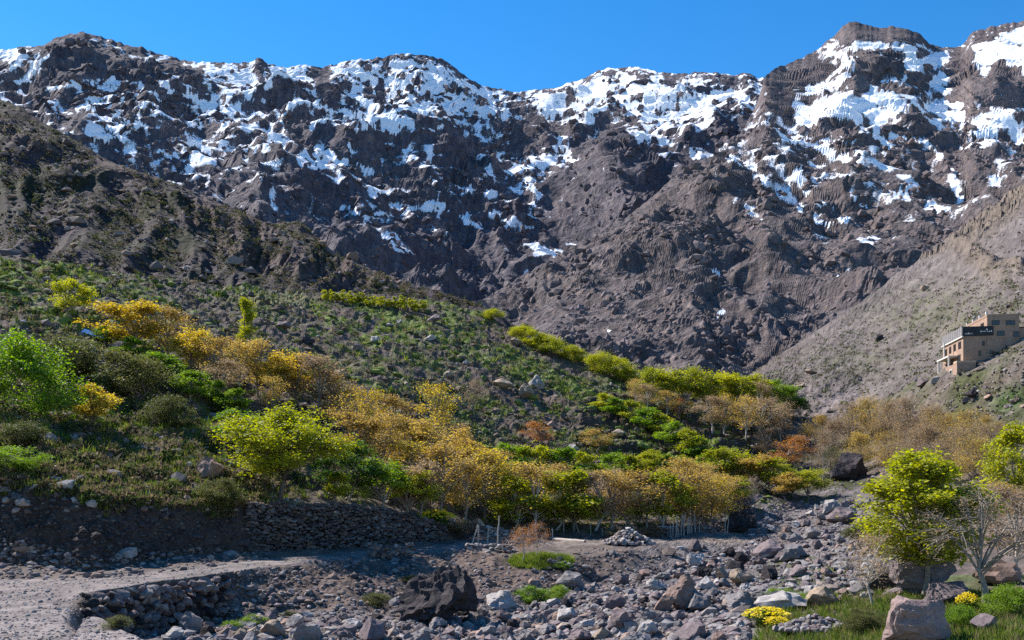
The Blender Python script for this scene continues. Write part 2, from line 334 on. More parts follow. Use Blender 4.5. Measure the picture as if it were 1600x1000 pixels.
def densM(U, PY):
    v = np.interp(PY, [60, 110, 180, 230, 290, 350, 400, 470], [.38, .46, .44, .36, .24, .14, .03, 0])
    return v * sstep(1080, 1220, U + (300 - PY) * .2) 
def snowM(U, PY, D, gu, X):
    top = sstep(14, 3, PY - np.interp(U, crestM[:, 0], crestM[:, 1]))
    return snow_rule(U, PY, D, gu, X, densM(U, PY), strokes(*warp_px(U, PY, 63), SNOW_M), strokes(*warp_px(U, PY, 67), ROCK_M), 221, top)
def colM(U, PY, D, gu, sn):
    n = fbm(321, U / 60., PY / 40., 4); n2 = fbm(331, U / 8., PY / 6., 3)
    hi = sstep(330, 180, PY)[..., None]
    scree = np.array([.205, .170, .168]); rock = np.array([.155, .128, .128]); top = np.array([.185, .153, .155]); red = np.array([.25, .18, .15])
    t = np.clip(.5 + n * .9 + (gu - .75) * 1.5, 0, 1)[..., None]
    C = (rock * (1 - t) + scree * t) * (1 - hi) + top * hi * (1 + .3 * n[..., None])
    w = np.clip(n2 * 1.1 - .2, 0, .8)[..., None]; C = C * (1 - w) + red * w
    return C * (1 + .22 * n2[..., None])
rightM, rightG = mountain('mountain_spur', (640, 1780), 810, 370, crestM, baseM, reliefM, colM, rock_mid, snowM, jag=2.6, seed=5, power=1.75, sm=3, strata=(30., .7, -.15, 450.))

# dark hill behind the grassy crest ---------------------------------------------------
crestD = pts((-360, 30, 470), (-100, 110, 440), (0, 156, 420), (30, 165, 418), (60, 188, 415), (110, 215, 410), (170, 252, 400), (215, 268, 398), (260, 282, 395), (330, 312, 390), (420, 350, 380), (470, 345, 375), (485, 362, 370), (530, 400, 362), (590, 425, 352), (640, 442, 340), (700, 460, 330), (760, 480, 320), (800, 505, 315), (860, 545, 310))
baseD = pts((-360, 560, 215), (500, 560, 215), (860, 600, 220))
CLIFF_D = [(375, 395, 26, 20, 9), (540, 430, 28, 16, 8), (110, 275, 45, 14, 10), (190, 262, 30, 10, 6), (40, 225, 60, 26, 10), (160, 330, 40, 8, 5), (470, 350, 12, 10, 6), (440, 435, 26, 14, 6), (590, 448, 18, 10, 6), (330, 330, 60, 20, 5), (270, 350, 30, 12, 4)]
OUT_D = [(330, 330, 420, 350, 25), (360, 390, 400, 410, 20), (150, 258, 230, 275, 12), (420, 420, 620, 445, 18), (300, 345, 360, 360, 12), (0, 200, 80, 240, 14)]
def reliefD(U, PY, s, D, X=None):
    if X is None:
        return -blobs(U, PY, CLIFF_D) * sstep(0, .05, 1 - s), None
    mask = .22 + .78 * sstep(-.1, .3, .6 * fbm(431, U / 110., PY / 70., 3) - .15 + .8 * (strokes(U, PY, OUT_D) - .2))
    e = 1 - s
    return None, crags(X, D, 47, 50., .06, 60., -300., 1.8, 8, .13, .32, sstep(0, .1, e), mask * sstep(0, .1, e), mask * (.3 + .7 * sstep(0, .05, e)))
def colD(U, PY, D, gu, sn):
    n = fbm(441, U / 70., PY / 45., 4); n2 = fbm(451, U / 9., PY / 6., 3)
    scree = np.array([.092, .070, .078]); rock = np.array([.19, .130, .11]); veg = np.array([.050, .052, .028])
    t = np.clip(.4 + n * 1.2, 0, 1)[..., None]; C = scree * (1 - t) + veg * t
    oc = np.clip(strokes(U, PY, OUT_D), 0, 1)
    w = np.clip(oc * .8 + n2 * .5 - .15, 0, .9)[..., None]
    return .72 * (C * (1 - w) + rock * w) * (1 + .3 * n2[..., None])
darkM, darkG = mountain('rocky_hill', (-200, 860), 500, 200, crestD, baseD, reliefD, colD, rock_near, None, back=60, jag=2.2, seed=8, sm=4)

# ------------------------------------------------------------------ the valley floor and the near slopes
# feature lines across the picture, near to far: (column, row, distance)
LINES = [
 pts((-320, 1120, 19.2), (300, 1120, 19.2), (420, 1120, 28), (800, 1120, 30), (1250, 1120, 24), (1920, 1120, 21)),
 pts((-320, 1010, 27.6), (112, 1010, 27.6), (128, 965, 33.6), (150, 961, 34.4), (190, 985, 30.6), (230, 1002, 28.5), (300, 1040, 24.6), (420, 1106, 28.6), (800, 1113, 30.6), (1250, 1111, 24.6), (1920, 1110, 21.6)),
 pts((-320, 1003, 28.4), (112, 1003, 28.4), (128, 985, 34.4), (150, 1000, 35.3), (190, 1037, 32.5), (230, 1050, 31.5), (300, 1086, 29), (420, 1099, 29.2), (800, 1106, 31.2), (1250, 1103, 25.2), (1920, 1100, 22.2)),
 pts((-320, 970, 32.9), (112, 968, 33.2), (128, 1000, 37.2), (150, 996, 38.6), (200, 990, 40.3), (250, 985, 41.8), (300, 978, 43.5), (345, 970, 45.4), (380, 970, 44.8), (450, 965, 46), (600, 968, 47.5), (740, 960, 50), (820, 945, 53.5), (900, 915, 60), (960, 905, 63), (1050, 895, 67), (1150, 885, 70), (1250, 880, 66), (1350, 900, 52), (1450, 915, 46), (1600, 905, 46), (1920, 900, 46)),
 pts((-320, 945, 37.3), (60, 945, 37.3), (112, 937, 39), (130, 928, 38.9), (200, 915, 41), (250, 908, 42.5), (300, 902, 44.2), (360, 893, 47.2), (450, 882, 53), (600, 864, 62), (735, 853, 69), (830, 862, 66), (900, 872, 65), (960, 862, 68), (1050, 857, 73), (1150, 850, 80), (1250, 840, 84), (1350, 850, 72), (1450, 870, 60), (1600, 865, 58), (1920, 855, 58)),
 pts((-320, 915, 45), (0, 908, 46), (150, 905, 46.5), (300, 888, 51), (400, 876, 56), (600, 858, 66), (690, 852, 71), (735, 849, 73), (830, 845, 77), (950, 846, 77.5), (1050, 846, 79), (1100, 840, 83), (1190, 825, 92), (1250, 815, 97), (1350, 815, 90), (1450, 830, 75), (1600, 820, 70), (1920, 800, 70)),
 pts((-320, 880, 50), (0, 880, 50), (150, 890, 50), (300, 866, 56), (400, 862, 60), (600, 850, 69), (690, 845, 74), (760, 835, 82), (950, 838, 84), (1050, 835, 86), (1100, 832, 88), (1190, 810, 100), (1250, 795, 110), (1350, 790, 105), (1450, 800, 88), (1600, 790, 80), (1920, 760, 80)),
 pts((-320, 740, 53), (0, 745, 53), (150, 770, 53), (260, 790, 56.5), (390, 787, 60.8), (500, 790, 64.5), (600, 797, 69.6), (690, 815, 74.6), (760, 822, 83), (950, 822, 86), (1050, 822, 88), (1100, 822, 91), (1190, 795, 104), (1250, 778, 115), (1350, 770, 112), (1450, 770, 96), (1600, 750, 85), (1920, 700, 85)),
 pts((-320, 630, 70), (0, 650, 70), (150, 680, 68), (300, 715, 68), (440, 765, 66.5), (600, 765, 78), (760, 790, 95), (950, 790, 100), (1100, 785, 105), (1190, 770, 118), (1250, 765, 125), (1350, 750, 125), (1450, 740, 115), (1600, 700, 105), (1920, 640, 105)),
 pts((-320, 500, 100), (0, 520, 95), (150, 545, 92), (300, 590, 92), (440, 640, 94), (600, 690, 98), (760, 720, 112), (950, 735, 122), (1100, 735, 130), (1190, 735, 140), (1250, 735, 145), (1350, 720, 145), (1450, 672, 131), (1600, 630, 120), (1920, 540, 115)),
 pts((-320, 430, 125), (0, 450, 115), (150, 480, 115), (300, 520, 120), (500, 560, 130), (600, 590, 128), (760, 630, 138), (900, 650, 145), (1000, 665, 148), (1100, 680, 152), (1190, 690, 158), (1250, 690, 165), (1350, 655, 166), (1450, 600, 144), (1500, 588, 133), (1600, 560, 122), (1920, 470, 118)),
 pts((-320, 370, 150), (0, 402, 138), (100, 415, 142), (200, 432, 148), (350, 450, 165), (500, 458, 185), (650, 468, 195), (750, 490, 195), (850, 540, 190), (900, 560, 187), (1000, 592, 180), (1100, 610, 178), (1190, 620, 185), (1250, 625, 195), (1350, 590, 205), (1450, 545, 190), (1500, 525, 165), (1600, 480, 150), (1920, 370, 150)),
 pts((-320, 560, 190), (0, 560, 175), (500, 560, 220), (750, 575, 230), (900, 640, 222), (1000, 655, 220), (1080, 640, 225), (1150, 600, 245), (1190, 572, 260), (1250, 536, 280), (1350, 468, 300), (1450, 398, 330), (1500, 362, 345), (1600, 290, 370), (1920, 100, 430)),
 pts((-320, 640, 225), (500, 640, 255), (750, 650, 265), (1000, 680, 260), (1150, 660, 300), (1250, 620, 340), (1350, 560, 360), (1450, 510, 400), (1600, 420, 440), (1920, 260, 500)),
]
SEG = [5, 8, 22, 22, 18, 10, 22, 30, 38, 38, 38, 40, 4]
NCG = 880
LID = [0, .3, .6] + list(range(1, 12))
GU = np.linspace(-220, 1820, NCG); gdu = GU[1] - GU[0]
def line(k):
    return curve(LINES[k], GU, 1, 9, gdu), curve(LINES[k], GU, 2, 9, gdu)
py_rows, d_rows, seg_id = [], [], []
for k in range(len(LINES) - 1):
    (p0, d0), (p1, d1) = line(k), line(k + 1)
    z0, z1 = (HZ - p0) * d0, (HZ - p1) * d1
    n = SEG[k]
    for i in range(n + (k == len(LINES) - 2)):
        t = i / n; d = d0 + (d1 - d0) * t; z = z0 + (z1 - z0) * t
        d_rows.append(d); py_rows.append(HZ - z / d); seg_id.append(LID[k] + (LID[k + 1] - LID[k]) * t)
GD = np.array(d_rows); GP = np.array(py_rows); GS = np.array(seg_id)
GD0 = GD
GUU = np.broadcast_to(GU[None], GD.shape)
GX = (GUU - 800) / F_PX * GD
GZ = CZ + (HZ - GP) / F_PX * GD
SG = GS[:, None] + 0 * GD
river = sstep(95, 135, GUU) * (1 - sstep(1170, 1260, GUU) * (SG < 1)) * (SG < 1.15) + (SG >= 1.15) * (SG < 5.6) * sstep(930, 1060, GUU) * (1 - sstep(1290, 1420, GUU - (SG - 1) * 12)) * (1 - sstep(880, 1150, 1150 - (GUU - 940)) * 0)
river = np.clip(river, 0, 1)
hill = sstep(4.9, 5.2, SG) * (1 - sstep(1150, 1290, GUU)) * (SG < 9.6)
scree = sstep(1160, 1320, GUU) * sstep(7.6, 8.3, SG)
bank = sstep(1.0, 1.2, SG) * (1 - sstep(1.85, 2.05, SG)) * sstep(110, 140, GUU) * (1 - sstep(880, 1000, GUU))
river = river * (1 - (SG < .5) * (1 - sstep(236, 330, GUU)))
road = ((SG >= 1.9) & (SG < 3.2)) * (1 - sstep(740, 800, GUU)) + (SG < 2) * (1 - sstep(105, 130, GUU)) + (SG < .38) * (1 - sstep(236, 300, GUU))
road = np.clip(road, 0, 1)
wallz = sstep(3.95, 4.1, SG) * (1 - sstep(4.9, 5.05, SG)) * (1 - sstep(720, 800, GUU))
# relief
dz = .16 * fbm(501, GX / 2.2, GD / 2.2, 4) * (1 - .8 * road)
dz += river * (.28 * fbm(511, GX / 5., GD / 5., 3) + .12 * np.abs(fbm(515, GX / 1.1, GD / 1.1, 2)))
dz += bank * .35 * fbm(521, GX / 2.5, GD / 3.5, 4)
dz += wallz * .5 * fbm(525, GX / 1.6, GZ / 1.6, 4, .6)
hl = hill * sstep(5.0, 5.6, SG)
dz += hl * (.7 * fbm(531, GX / 9., GD / 9., 3) + .42 * ridged(fbm(535, GX / 3.4, GD / 3.4, 3)) + .22 * fbm(539, GX / 1.3, GD / 1.3, 2))
tz = GZ + 1.2 * fbm(537, GX / 14., GD / 14., 2)
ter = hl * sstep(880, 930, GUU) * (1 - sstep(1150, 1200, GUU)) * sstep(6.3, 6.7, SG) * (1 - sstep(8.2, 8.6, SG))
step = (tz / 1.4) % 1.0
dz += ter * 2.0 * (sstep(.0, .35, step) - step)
dz += (1 - ter) * hl * .5 * (sstep(0, .5, (tz / 1.0) % 1.0) - (tz / 1.0) % 1.0)
dz += scree * (.9 * fbm(541, GX / 18., GD / 18., 4) + .5 * fbm(547, (.56 * GUU + .83 * GP) / 12., (.83 * GUU - .56 * GP) / 170., 3) + .22 * ridged(fbm(545, GX / 3., GD / 3., 3)))
out_r = strokes(GUU, GP, [(1600, 300, 1500, 380, 22), (1520, 400, 1560, 430, 16), (1540, 425, 1590, 420, 10), (1440, 400, 1470, 390, 8)]) * scree
dz += out_r * 2.4 * np.maximum(0, ridged(fbm(551, GX / 11., GD / 18., 3, .5)))
dz += (1 - hill) * (1 - scree) * (SG > 5) * .4 * fbm(561, GX / 6., GD / 6., 4)
dz += .8 * np.exp(-((GUU - 1480) / 30.) ** 2 - ((GD - 138) / 9.) ** 2)
GZ = GZ + dz
GP = HZ - (GZ - CZ) / GD * F_PX
# colours
def mixc(C, c, m):
    m = np.clip(m, 0, 1)[..., None]; return C * (1 - m) + np.array(c) * m
n_a = fbm(601, GX / 7., GD / 7., 4); n_b = fbm(611, GX / 1.5, GD / 1.5, 3); n_c = fbm(621, GX / 22., GD / 22., 3)
C = np.ones(GD.shape + (3,)) * np.array([.165, .130, .112])
C = mixc(C, (.175, .150, .145), river)
C = mixc(C, (.225, .19, .178), road)
trk = np.exp(-((SG - 2.9) / .2) ** 2) * sstep(720, 780, GUU) * (1 - sstep(1180, 1230, GUU))
C = mixc(C, (.26, .215, .185), trk)
C = mixc(C, (.240, .185, .145), np.exp(-((GUU - 1130) / 70.) ** 2 - ((GP - 843) / 7.) ** 2))
C = mixc(C, (.145, .105, .088), bank)
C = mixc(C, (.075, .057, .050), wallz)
C = mixc(C, (.135, .100, .086), hl)
green = hl * np.clip(.34 + n_a * 1.0 + .6 * n_b + .6 * n_c, 0, 1)
gz = blobs(GUU, GP, [(60, 430, 120, 40, .8), (250, 650, 150, 70, .7), (640, 510, 120, 38, 1.0), (800, 600, 140, 50, .35), (1000, 690, 110, 50, .5), (560, 480, 60, 20, .3), (330, 690, 80, 50, .3)])
green = np.clip(green * (.6 + 1.2 * gz), 0, 1)
C = mixc(C, (.13, .175, .036), green)
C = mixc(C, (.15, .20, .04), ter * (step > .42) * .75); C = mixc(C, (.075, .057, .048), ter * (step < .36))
C = mixc(C, (.15, .145, .045), hl * np.exp(-((GUU - 420) / 90.) ** 2 - ((GP - 468) / 8.) ** 2) * .9)
C = mixc(C, (.180, .150, .142), scree)
perp = .56 * GUU + .83 * GP; along = .83 * GUU - .56 * GP
n_s = fbm(651, perp / 9., along / 160., 4, .6)
C = C * (1 + .3 * scree * np.clip(n_s, -1, 1))[..., None]
gs = scree * np.clip(.5 + n_b * 1.1 + .5 * n_a, 0, 1) * np.clip(blobs(GUU, GP, [(1480, 490, 120, 40, .9), (1330, 565, 110, 26, .6), (1560, 560, 80, 50, .5)]), 0, .7)
C = mixc(C, (.098, .108, .045), gs)
C = mixc(C, (.060, .130, .020), np.exp(-((GUU - (1570 + (640 - GP) * .7)) / 30.) ** 2 - ((GP - 625) / 24.) ** 2) * .9)
C = mixc(C, (.19, .15, .12), out_r)
lawn = sstep(1150, 1230, GUU) * (SG < 1.15) * sstep(1120, 1180, GUU - np.maximum(0, GP - 960) * .6)
C = mixc(C, (.085, .115, .030), np.clip(lawn * (.55 + .8 * n_a), 0, 1))
of = (1 - river) * (SG > 4.2) * (SG < 8.2) * sstep(760, 840, GUU) * (1 - hl)
C = mixc(C, (.085, .090, .040), of * np.clip(.45 + n_a, 0, 1))
patch = np.exp(-((GUU - 845) / 48.) ** 4 - ((GP - 876) / 11.) ** 4)
C = mixc(C, (.090, .150, .022), patch)
C = C * .68 * (1 + .35 * np.clip(n_b, -1, 1))[..., None] * (1 + .15 * n_c)[..., None]
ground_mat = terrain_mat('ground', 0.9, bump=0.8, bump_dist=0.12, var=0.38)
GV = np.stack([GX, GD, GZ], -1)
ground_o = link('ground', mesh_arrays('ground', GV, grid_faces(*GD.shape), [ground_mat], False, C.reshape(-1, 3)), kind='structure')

def col_of(px): return int(np.clip(round((px - GU[0]) / gdu), 0, NCG - 1))
def hit(px, py, dmin=0):
    """first point of the ground that shows at a photo pixel -> (x, y, z)"""
    c = col_of(px); p = GP[:, c]; d = GD[:, c]
    idx = np.nonzero((p[1:] <= py) & (d[1:] >= dmin))[0]
    i = idx[0] + 1 if len(idx) else len(p) - 8
    t = np.clip((p[i - 1] - py) / (p[i - 1] - p[i] + 1e-9), 0, 1); dd = d[i - 1] + (d[i] - d[i - 1]) * t
    zz = GZ[i - 1, c] + (GZ[i, c] - GZ[i - 1, c]) * t
    return np.array([(px - 800) / F_PX * dd, dd, zz])
def zat(x, y):
    """height of the ground under a plan point"""
    c = col_of(800 + x / y * F_PX); return float(np.interp(y, GD[:, c], GZ[:, c]))
def zat_v(x, y):
    c = np.clip(np.round((800 + x / y * F_PX - GU[0]) / gdu).astype(int), 0, NCG - 1)
    o = np.empty(len(x))
    for k in np.unique(c):
        m = c == k; o[m] = np.interp(y[m], GD[:, k], GZ[:, k])
    return o

# ------------------------------------------------------------------ materials of the things
def leaf_mat(name, stops, trans=.5, var=.35):
    m, nt, out = nmat(name); L = nt.links.new
    col = N(nt, 'ShaderNodeVertexColor', layer_name='Col'); sep = N(nt, 'ShaderNodeSeparateColor'); L(col.outputs[0], sep.inputs[0])
    oi = N(nt, 'ShaderNodeObjectInfo')
    ad = N(nt, 'ShaderNodeMath', operation='MULTIPLY_ADD'); ad.inputs[1].default_value = var; L(oi.outputs['Random'], ad.inputs[0])
    sc = N(nt, 'ShaderNodeMath', operation='MULTIPLY_ADD'); sc.inputs[1].default_value = 1 - var; sc.inputs[2].default_value = 0.0; L(sep.outputs[0], sc.inputs[0]); L(sc.outputs[0], ad.inputs[2])
    r = ramp(nt, [(i / (len(stops) - 1), tuple(x * .98 for x in c)) for i, c in enumerate(stops)]); L(ad.outputs[0], r.inputs[0])
    d = N(nt, 'ShaderNodeBsdfPrincipled', i_Roughness=.55); d.inputs['Specular IOR Level'].default_value = .35
    t = N(nt, 'ShaderNodeBsdfTranslucent'); mx = N(nt, 'ShaderNodeMixShader', i_Fac=trans)
    L(r.outputs[0], d.inputs['Base Color'])
    sat = N(nt, 'ShaderNodeHueSaturation', i_Saturation=1.12, i_Value=1.35); L(r.outputs[0], sat.inputs['Color']); L(sat.outputs[0], t.inputs['Color'])
    L(d.outputs[0], mx.inputs[1]); L(t.outputs[0], mx.inputs[2]); L(mx.outputs[0], out.inputs[0])
    return m
def solid_mat(name, c, c2=None, scale=4.0, rough=.9, bump=.4, bump_dist=.05, spec=.2, objvar=.0, metal=0.0):
    m, nt, out = nmat(name); L = nt.links.new
    tc = N(nt, 'ShaderNodeTexCoord'); n1 = N(nt, 'ShaderNodeTexNoise', i_Scale=scale, i_Detail=7.0, i_Roughness=.65); L(tc.outputs['Object'], n1.inputs['Vector'])
    n2 = N(nt, 'ShaderNodeTexNoise', i_Scale=scale * 6, i_Detail=4.0, i_Roughness=.7); L(tc.outputs['Object'], n2.inputs['Vector'])
    c2 = c2 or tuple(x * .6 for x in c)
    r = ramp(nt, [(.32, tuple(x * .9 for x in c2)), (.66, tuple(x * .9 for x in c))]); L(n1.outputs['Fac'], r.inputs[0])
    oi = N(nt, 'ShaderNodeObjectInfo'); mr = N(nt, 'ShaderNodeMapRange'); mr.inputs[3].default_value = 1 - objvar; mr.inputs[4].default_value = 1 + objvar; L(oi.outputs['Random'], mr.inputs[0])
    m2 = N(nt, 'ShaderNodeMapRange'); m2.inputs[1].default_value = .3; m2.inputs[2].default_value = .7; m2.inputs[3].default_value = .75; m2.inputs[4].default_value = 1.25; L(n2.outputs['Fac'], m2.inputs[0])
    mm = N(nt, 'ShaderNodeMath', operation='MULTIPLY'); L(mr.outputs[0], mm.inputs[0]); L(m2.outputs[0], mm.inputs[1])
    sc = N(nt, 'ShaderNodeVectorMath', operation='SCALE'); L(r.outputs[0], sc.inputs[0]); L(mm.outputs[0], sc.inputs['Scale'])
    b = N(nt, 'ShaderNodeBsdfPrincipled', i_Roughness=rough, i_Metallic=metal); b.inputs['Specular IOR Level'].default_value = spec
    ad = N(nt, 'ShaderNodeMath', operation='MULTIPLY_ADD'); ad.inputs[1].default_value = .4; L(n2.outputs['Fac'], ad.inputs[0]); L(n1.outputs['Fac'], ad.inputs[2])
    bp = N(nt, 'ShaderNodeBump', i_Strength=bump, i_Distance=bump_dist); L(ad.outputs[0], bp.inputs['Height']); L(bp.outputs[0], b.inputs['Normal'])
    L(sc.outputs[0], b.inputs['Base Color']); L(b.outputs[0], out.inputs[0])
    return m
def vcol_mat(name, rough=.95, trans=0.0):
    m, nt, out = nmat(name); L = nt.links.new
    col = N(nt, 'ShaderNodeVertexColor', layer_name='Col')
    b = N(nt, 'ShaderNodeBsdfPrincipled', i_Roughness=rough); b.inputs['Specular IOR Level'].default_value = .15
    if trans:
        L(col.outputs[0], b.inputs['Base Color'])
        t = N(nt, 'ShaderNodeBsdfTranslucent'); mx = N(nt, 'ShaderNodeMixShader', i_Fac=trans)
        sat = N(nt, 'ShaderNodeHueSaturation', i_Saturation=1.1, i_Value=1.3); L(col.outputs[0], sat.inputs['Color']); L(sat.outputs[0], t.inputs['Color'])
        L(b.outputs[0], mx.inputs[1]); L(t.outputs[0], mx.inputs[2]); L(mx.outputs[0], out.inputs[0])
    else:
        geo = N(nt, 'ShaderNodeNewGeometry'); n1 = N(nt, 'ShaderNodeTexNoise', i_Scale=5.0, i_Detail=5.0, i_Roughness=.7); L(geo.outputs['Position'], n1.inputs['Vector'])
        mr = N(nt, 'ShaderNodeMapRange'); mr.inputs[1].default_value = .3; mr.inputs[2].default_value = .7; mr.inputs[3].default_value = .65; mr.inputs[4].default_value = 1.35; L(n1.outputs['Fac'], mr.inputs[0])
        sc = N(nt, 'ShaderNodeVectorMath', operation='SCALE'); L(col.outputs[0], sc.inputs[0]); L(mr.outputs[0], sc.inputs['Scale'])
        bp = N(nt, 'ShaderNodeBump', i_Strength=.5, i_Distance=.06); L(n1.outputs['Fac'], bp.inputs['Height']); L(bp.outputs[0], b.inputs['Normal'])
        L(sc.outputs[0], b.inputs['Base Color']); L(b.outputs[0], out.inputs[0])
    return m
LEAF = dict(
    amber=leaf_mat('leaf_amber', [(.27, .175, .06), (.39, .27, .075), (.54, .41, .095)]),
    gold=leaf_mat('leaf_gold', [(.34, .235, .045), (.48, .36, .06), (.60, .48, .085)]),
    brown=leaf_mat('leaf_brown', [(.20, .14, .095), (.28, .20, .12), (.40, .29, .13)]),
    rust=leaf_mat('leaf_rust', [(.24, .09, .04), (.36, .16, .05), (.42, .23, .07)]),
    lime=leaf_mat('leaf_lime', [(.17, .20, .016), (.31, .33, .022), (.52, .47, .035)]),
    green=leaf_mat('leaf_green', [(.07, .15, .02), (.15, .25, .025), (.30, .37, .035)]),
    deep=leaf_mat('leaf_deep', [(.03, .075, .012), (.07, .14, .016), (.15, .22, .02)]),
    olive=leaf_mat('leaf_olive', [(.05, .065, .02), (.09, .10, .028), (.14, .13, .04)]),
)
BARK = dict(grey=solid_mat('bark_grey', (.30, .26, .22), (.16, .13, .11), 8, bump_dist=.02), dark=solid_mat('bark_dark', (.15, .12, .10), (.08, .06, .05), 8, bump_dist=.02),
            pale=solid_mat('bark_pale', (.52, .46, .41), (.33, .28, .245), 7, bump_dist=.02))
ROCK = dict(
    grey=solid_mat('rock_grey', (.235, .215, .21), (.13, .115, .115), 1.6, objvar=.22, bump=.7, bump_dist=.08),
    purple=solid_mat('rock_purple', (.20, .155, .155), (.11, .085, .085), 1.6, objvar=.22, bump=.7, bump_dist=.08),
    pink=solid_mat('rock_pink', (.33, .225, .185), (.19, .13, .11), 1.4, objvar=.2, bump=.7, bump_dist=.08),
    brown=solid_mat('rock_brown', (.29, .205, .185), (.17, .12, .11), 1.8, objvar=.1, bump=.9, bump_dist=.12),
    tan=solid_mat('rock_tan', (.36, .275, .20), (.22, .165, .12), 1.4, objvar=.2, bump=.7, bump_dist=.08),
    dark=solid_mat('rock_dark', (.085, .068, .07), (.035, .03, .032), 2.2, objvar=.15, bump=1.0, bump_dist=.3),
    pale=solid_mat('rock_pale', (.42, .385, .36), (.25, .22, .21), 1.6, objvar=.15, bump=.6, bump_dist=.07))
m_stone_v = vcol_mat('loose_stone'); m_grass = vcol_mat('grass_blades', .8, .4)

# ------------------------------------------------------------------ trees
def tube(path, radii, sides):
    path = np.asarray(path, float); n = len(path)
    t = np.gradient(path, axis=0); t /= np.linalg.norm(t, axis=1, keepdims=True) + 1e-9
    ref = np.where(np.abs(t[:, 2:3]) > .9, [[1., 0, 0]], [[0, 0, 1.]])
    a = np.cross(t, ref); a /= np.linalg.norm(a, axis=1, keepdims=True) + 1e-9; b = np.cross(t, a)
    ang = np.arange(sides) / sides * 2 * np.pi
    V = path[:, None] + (a[:, None] * np.cos(ang)[None, :, None] + b[:, None] * np.sin(ang)[None, :, None]) * np.asarray(radii)[:, None, None]
    i = np.arange(n - 1)[:, None] * sides; j = np.arange(sides)[None]; k = (j + 1) % sides
    Fc = np.stack([i + j, i + k, i + sides + k, i + sides + j], -1).reshape(-1, 4)
    return V.reshape(-1, 3), Fc
class Acc:
    def __init__(s): s.v, s.f, s.n, s.c = [], [], 0, []
    def add(s, v, f, c=None):
        s.v.append(np.asarray(v)); s.f.append(np.asarray(f) + s.n); s.n += len(v)
        if c is not None: s.c.append(np.broadcast_to(np.asarray(c, float), (len(v), 3)))
    def mesh(s, name, mats, smooth=False):
        return mesh_arrays(name, np.concatenate(s.v), np.concatenate(s.f), mats, smooth, np.concatenate(s.c) if s.c else None)
def bez(p0, p1, p2, n):
    t = np.linspace(0, 1, n)[:, None]; return (1 - t) ** 2 * p0 + 2 * t * (1 - t) * p1 + t * t * p2
def leaves_mesh(name, P, size, rs, mat, aspect=.62, up=.3):
    n = len(P); d = rs.normal(size=(n, 3)); d[:, 2] = d[:, 2] * .7 - .15; d /= np.linalg.norm(d, axis=1, keepdims=True)
    w = np.cross(d, rs.normal(size=(n, 3)) + [0, 0, up]); w /= np.linalg.norm(w, axis=1, keepdims=True) + 1e-9
    L = size * rs.uniform(.65, 1.35, n)[:, None]; nn = np.cross(d, w)
    a = P; b = P + d * L * .5 + w * L * aspect * .5 + nn * L * .08; c = P + d * L; e = P + d * L * .5 - w * L * aspect * .5 + nn * L * .08
    V = np.stack([a, b, c, e], 1).reshape(-1, 3); Fc = np.arange(n * 4).reshape(-1, 4)
    r = rs.beta(1.2, 1.3, n); col = np.repeat(np.stack([r, rs.rand(n), r * 0], 1), 4, 0)
    return mesh_arrays(name, V, Fc, [mat], False, col)
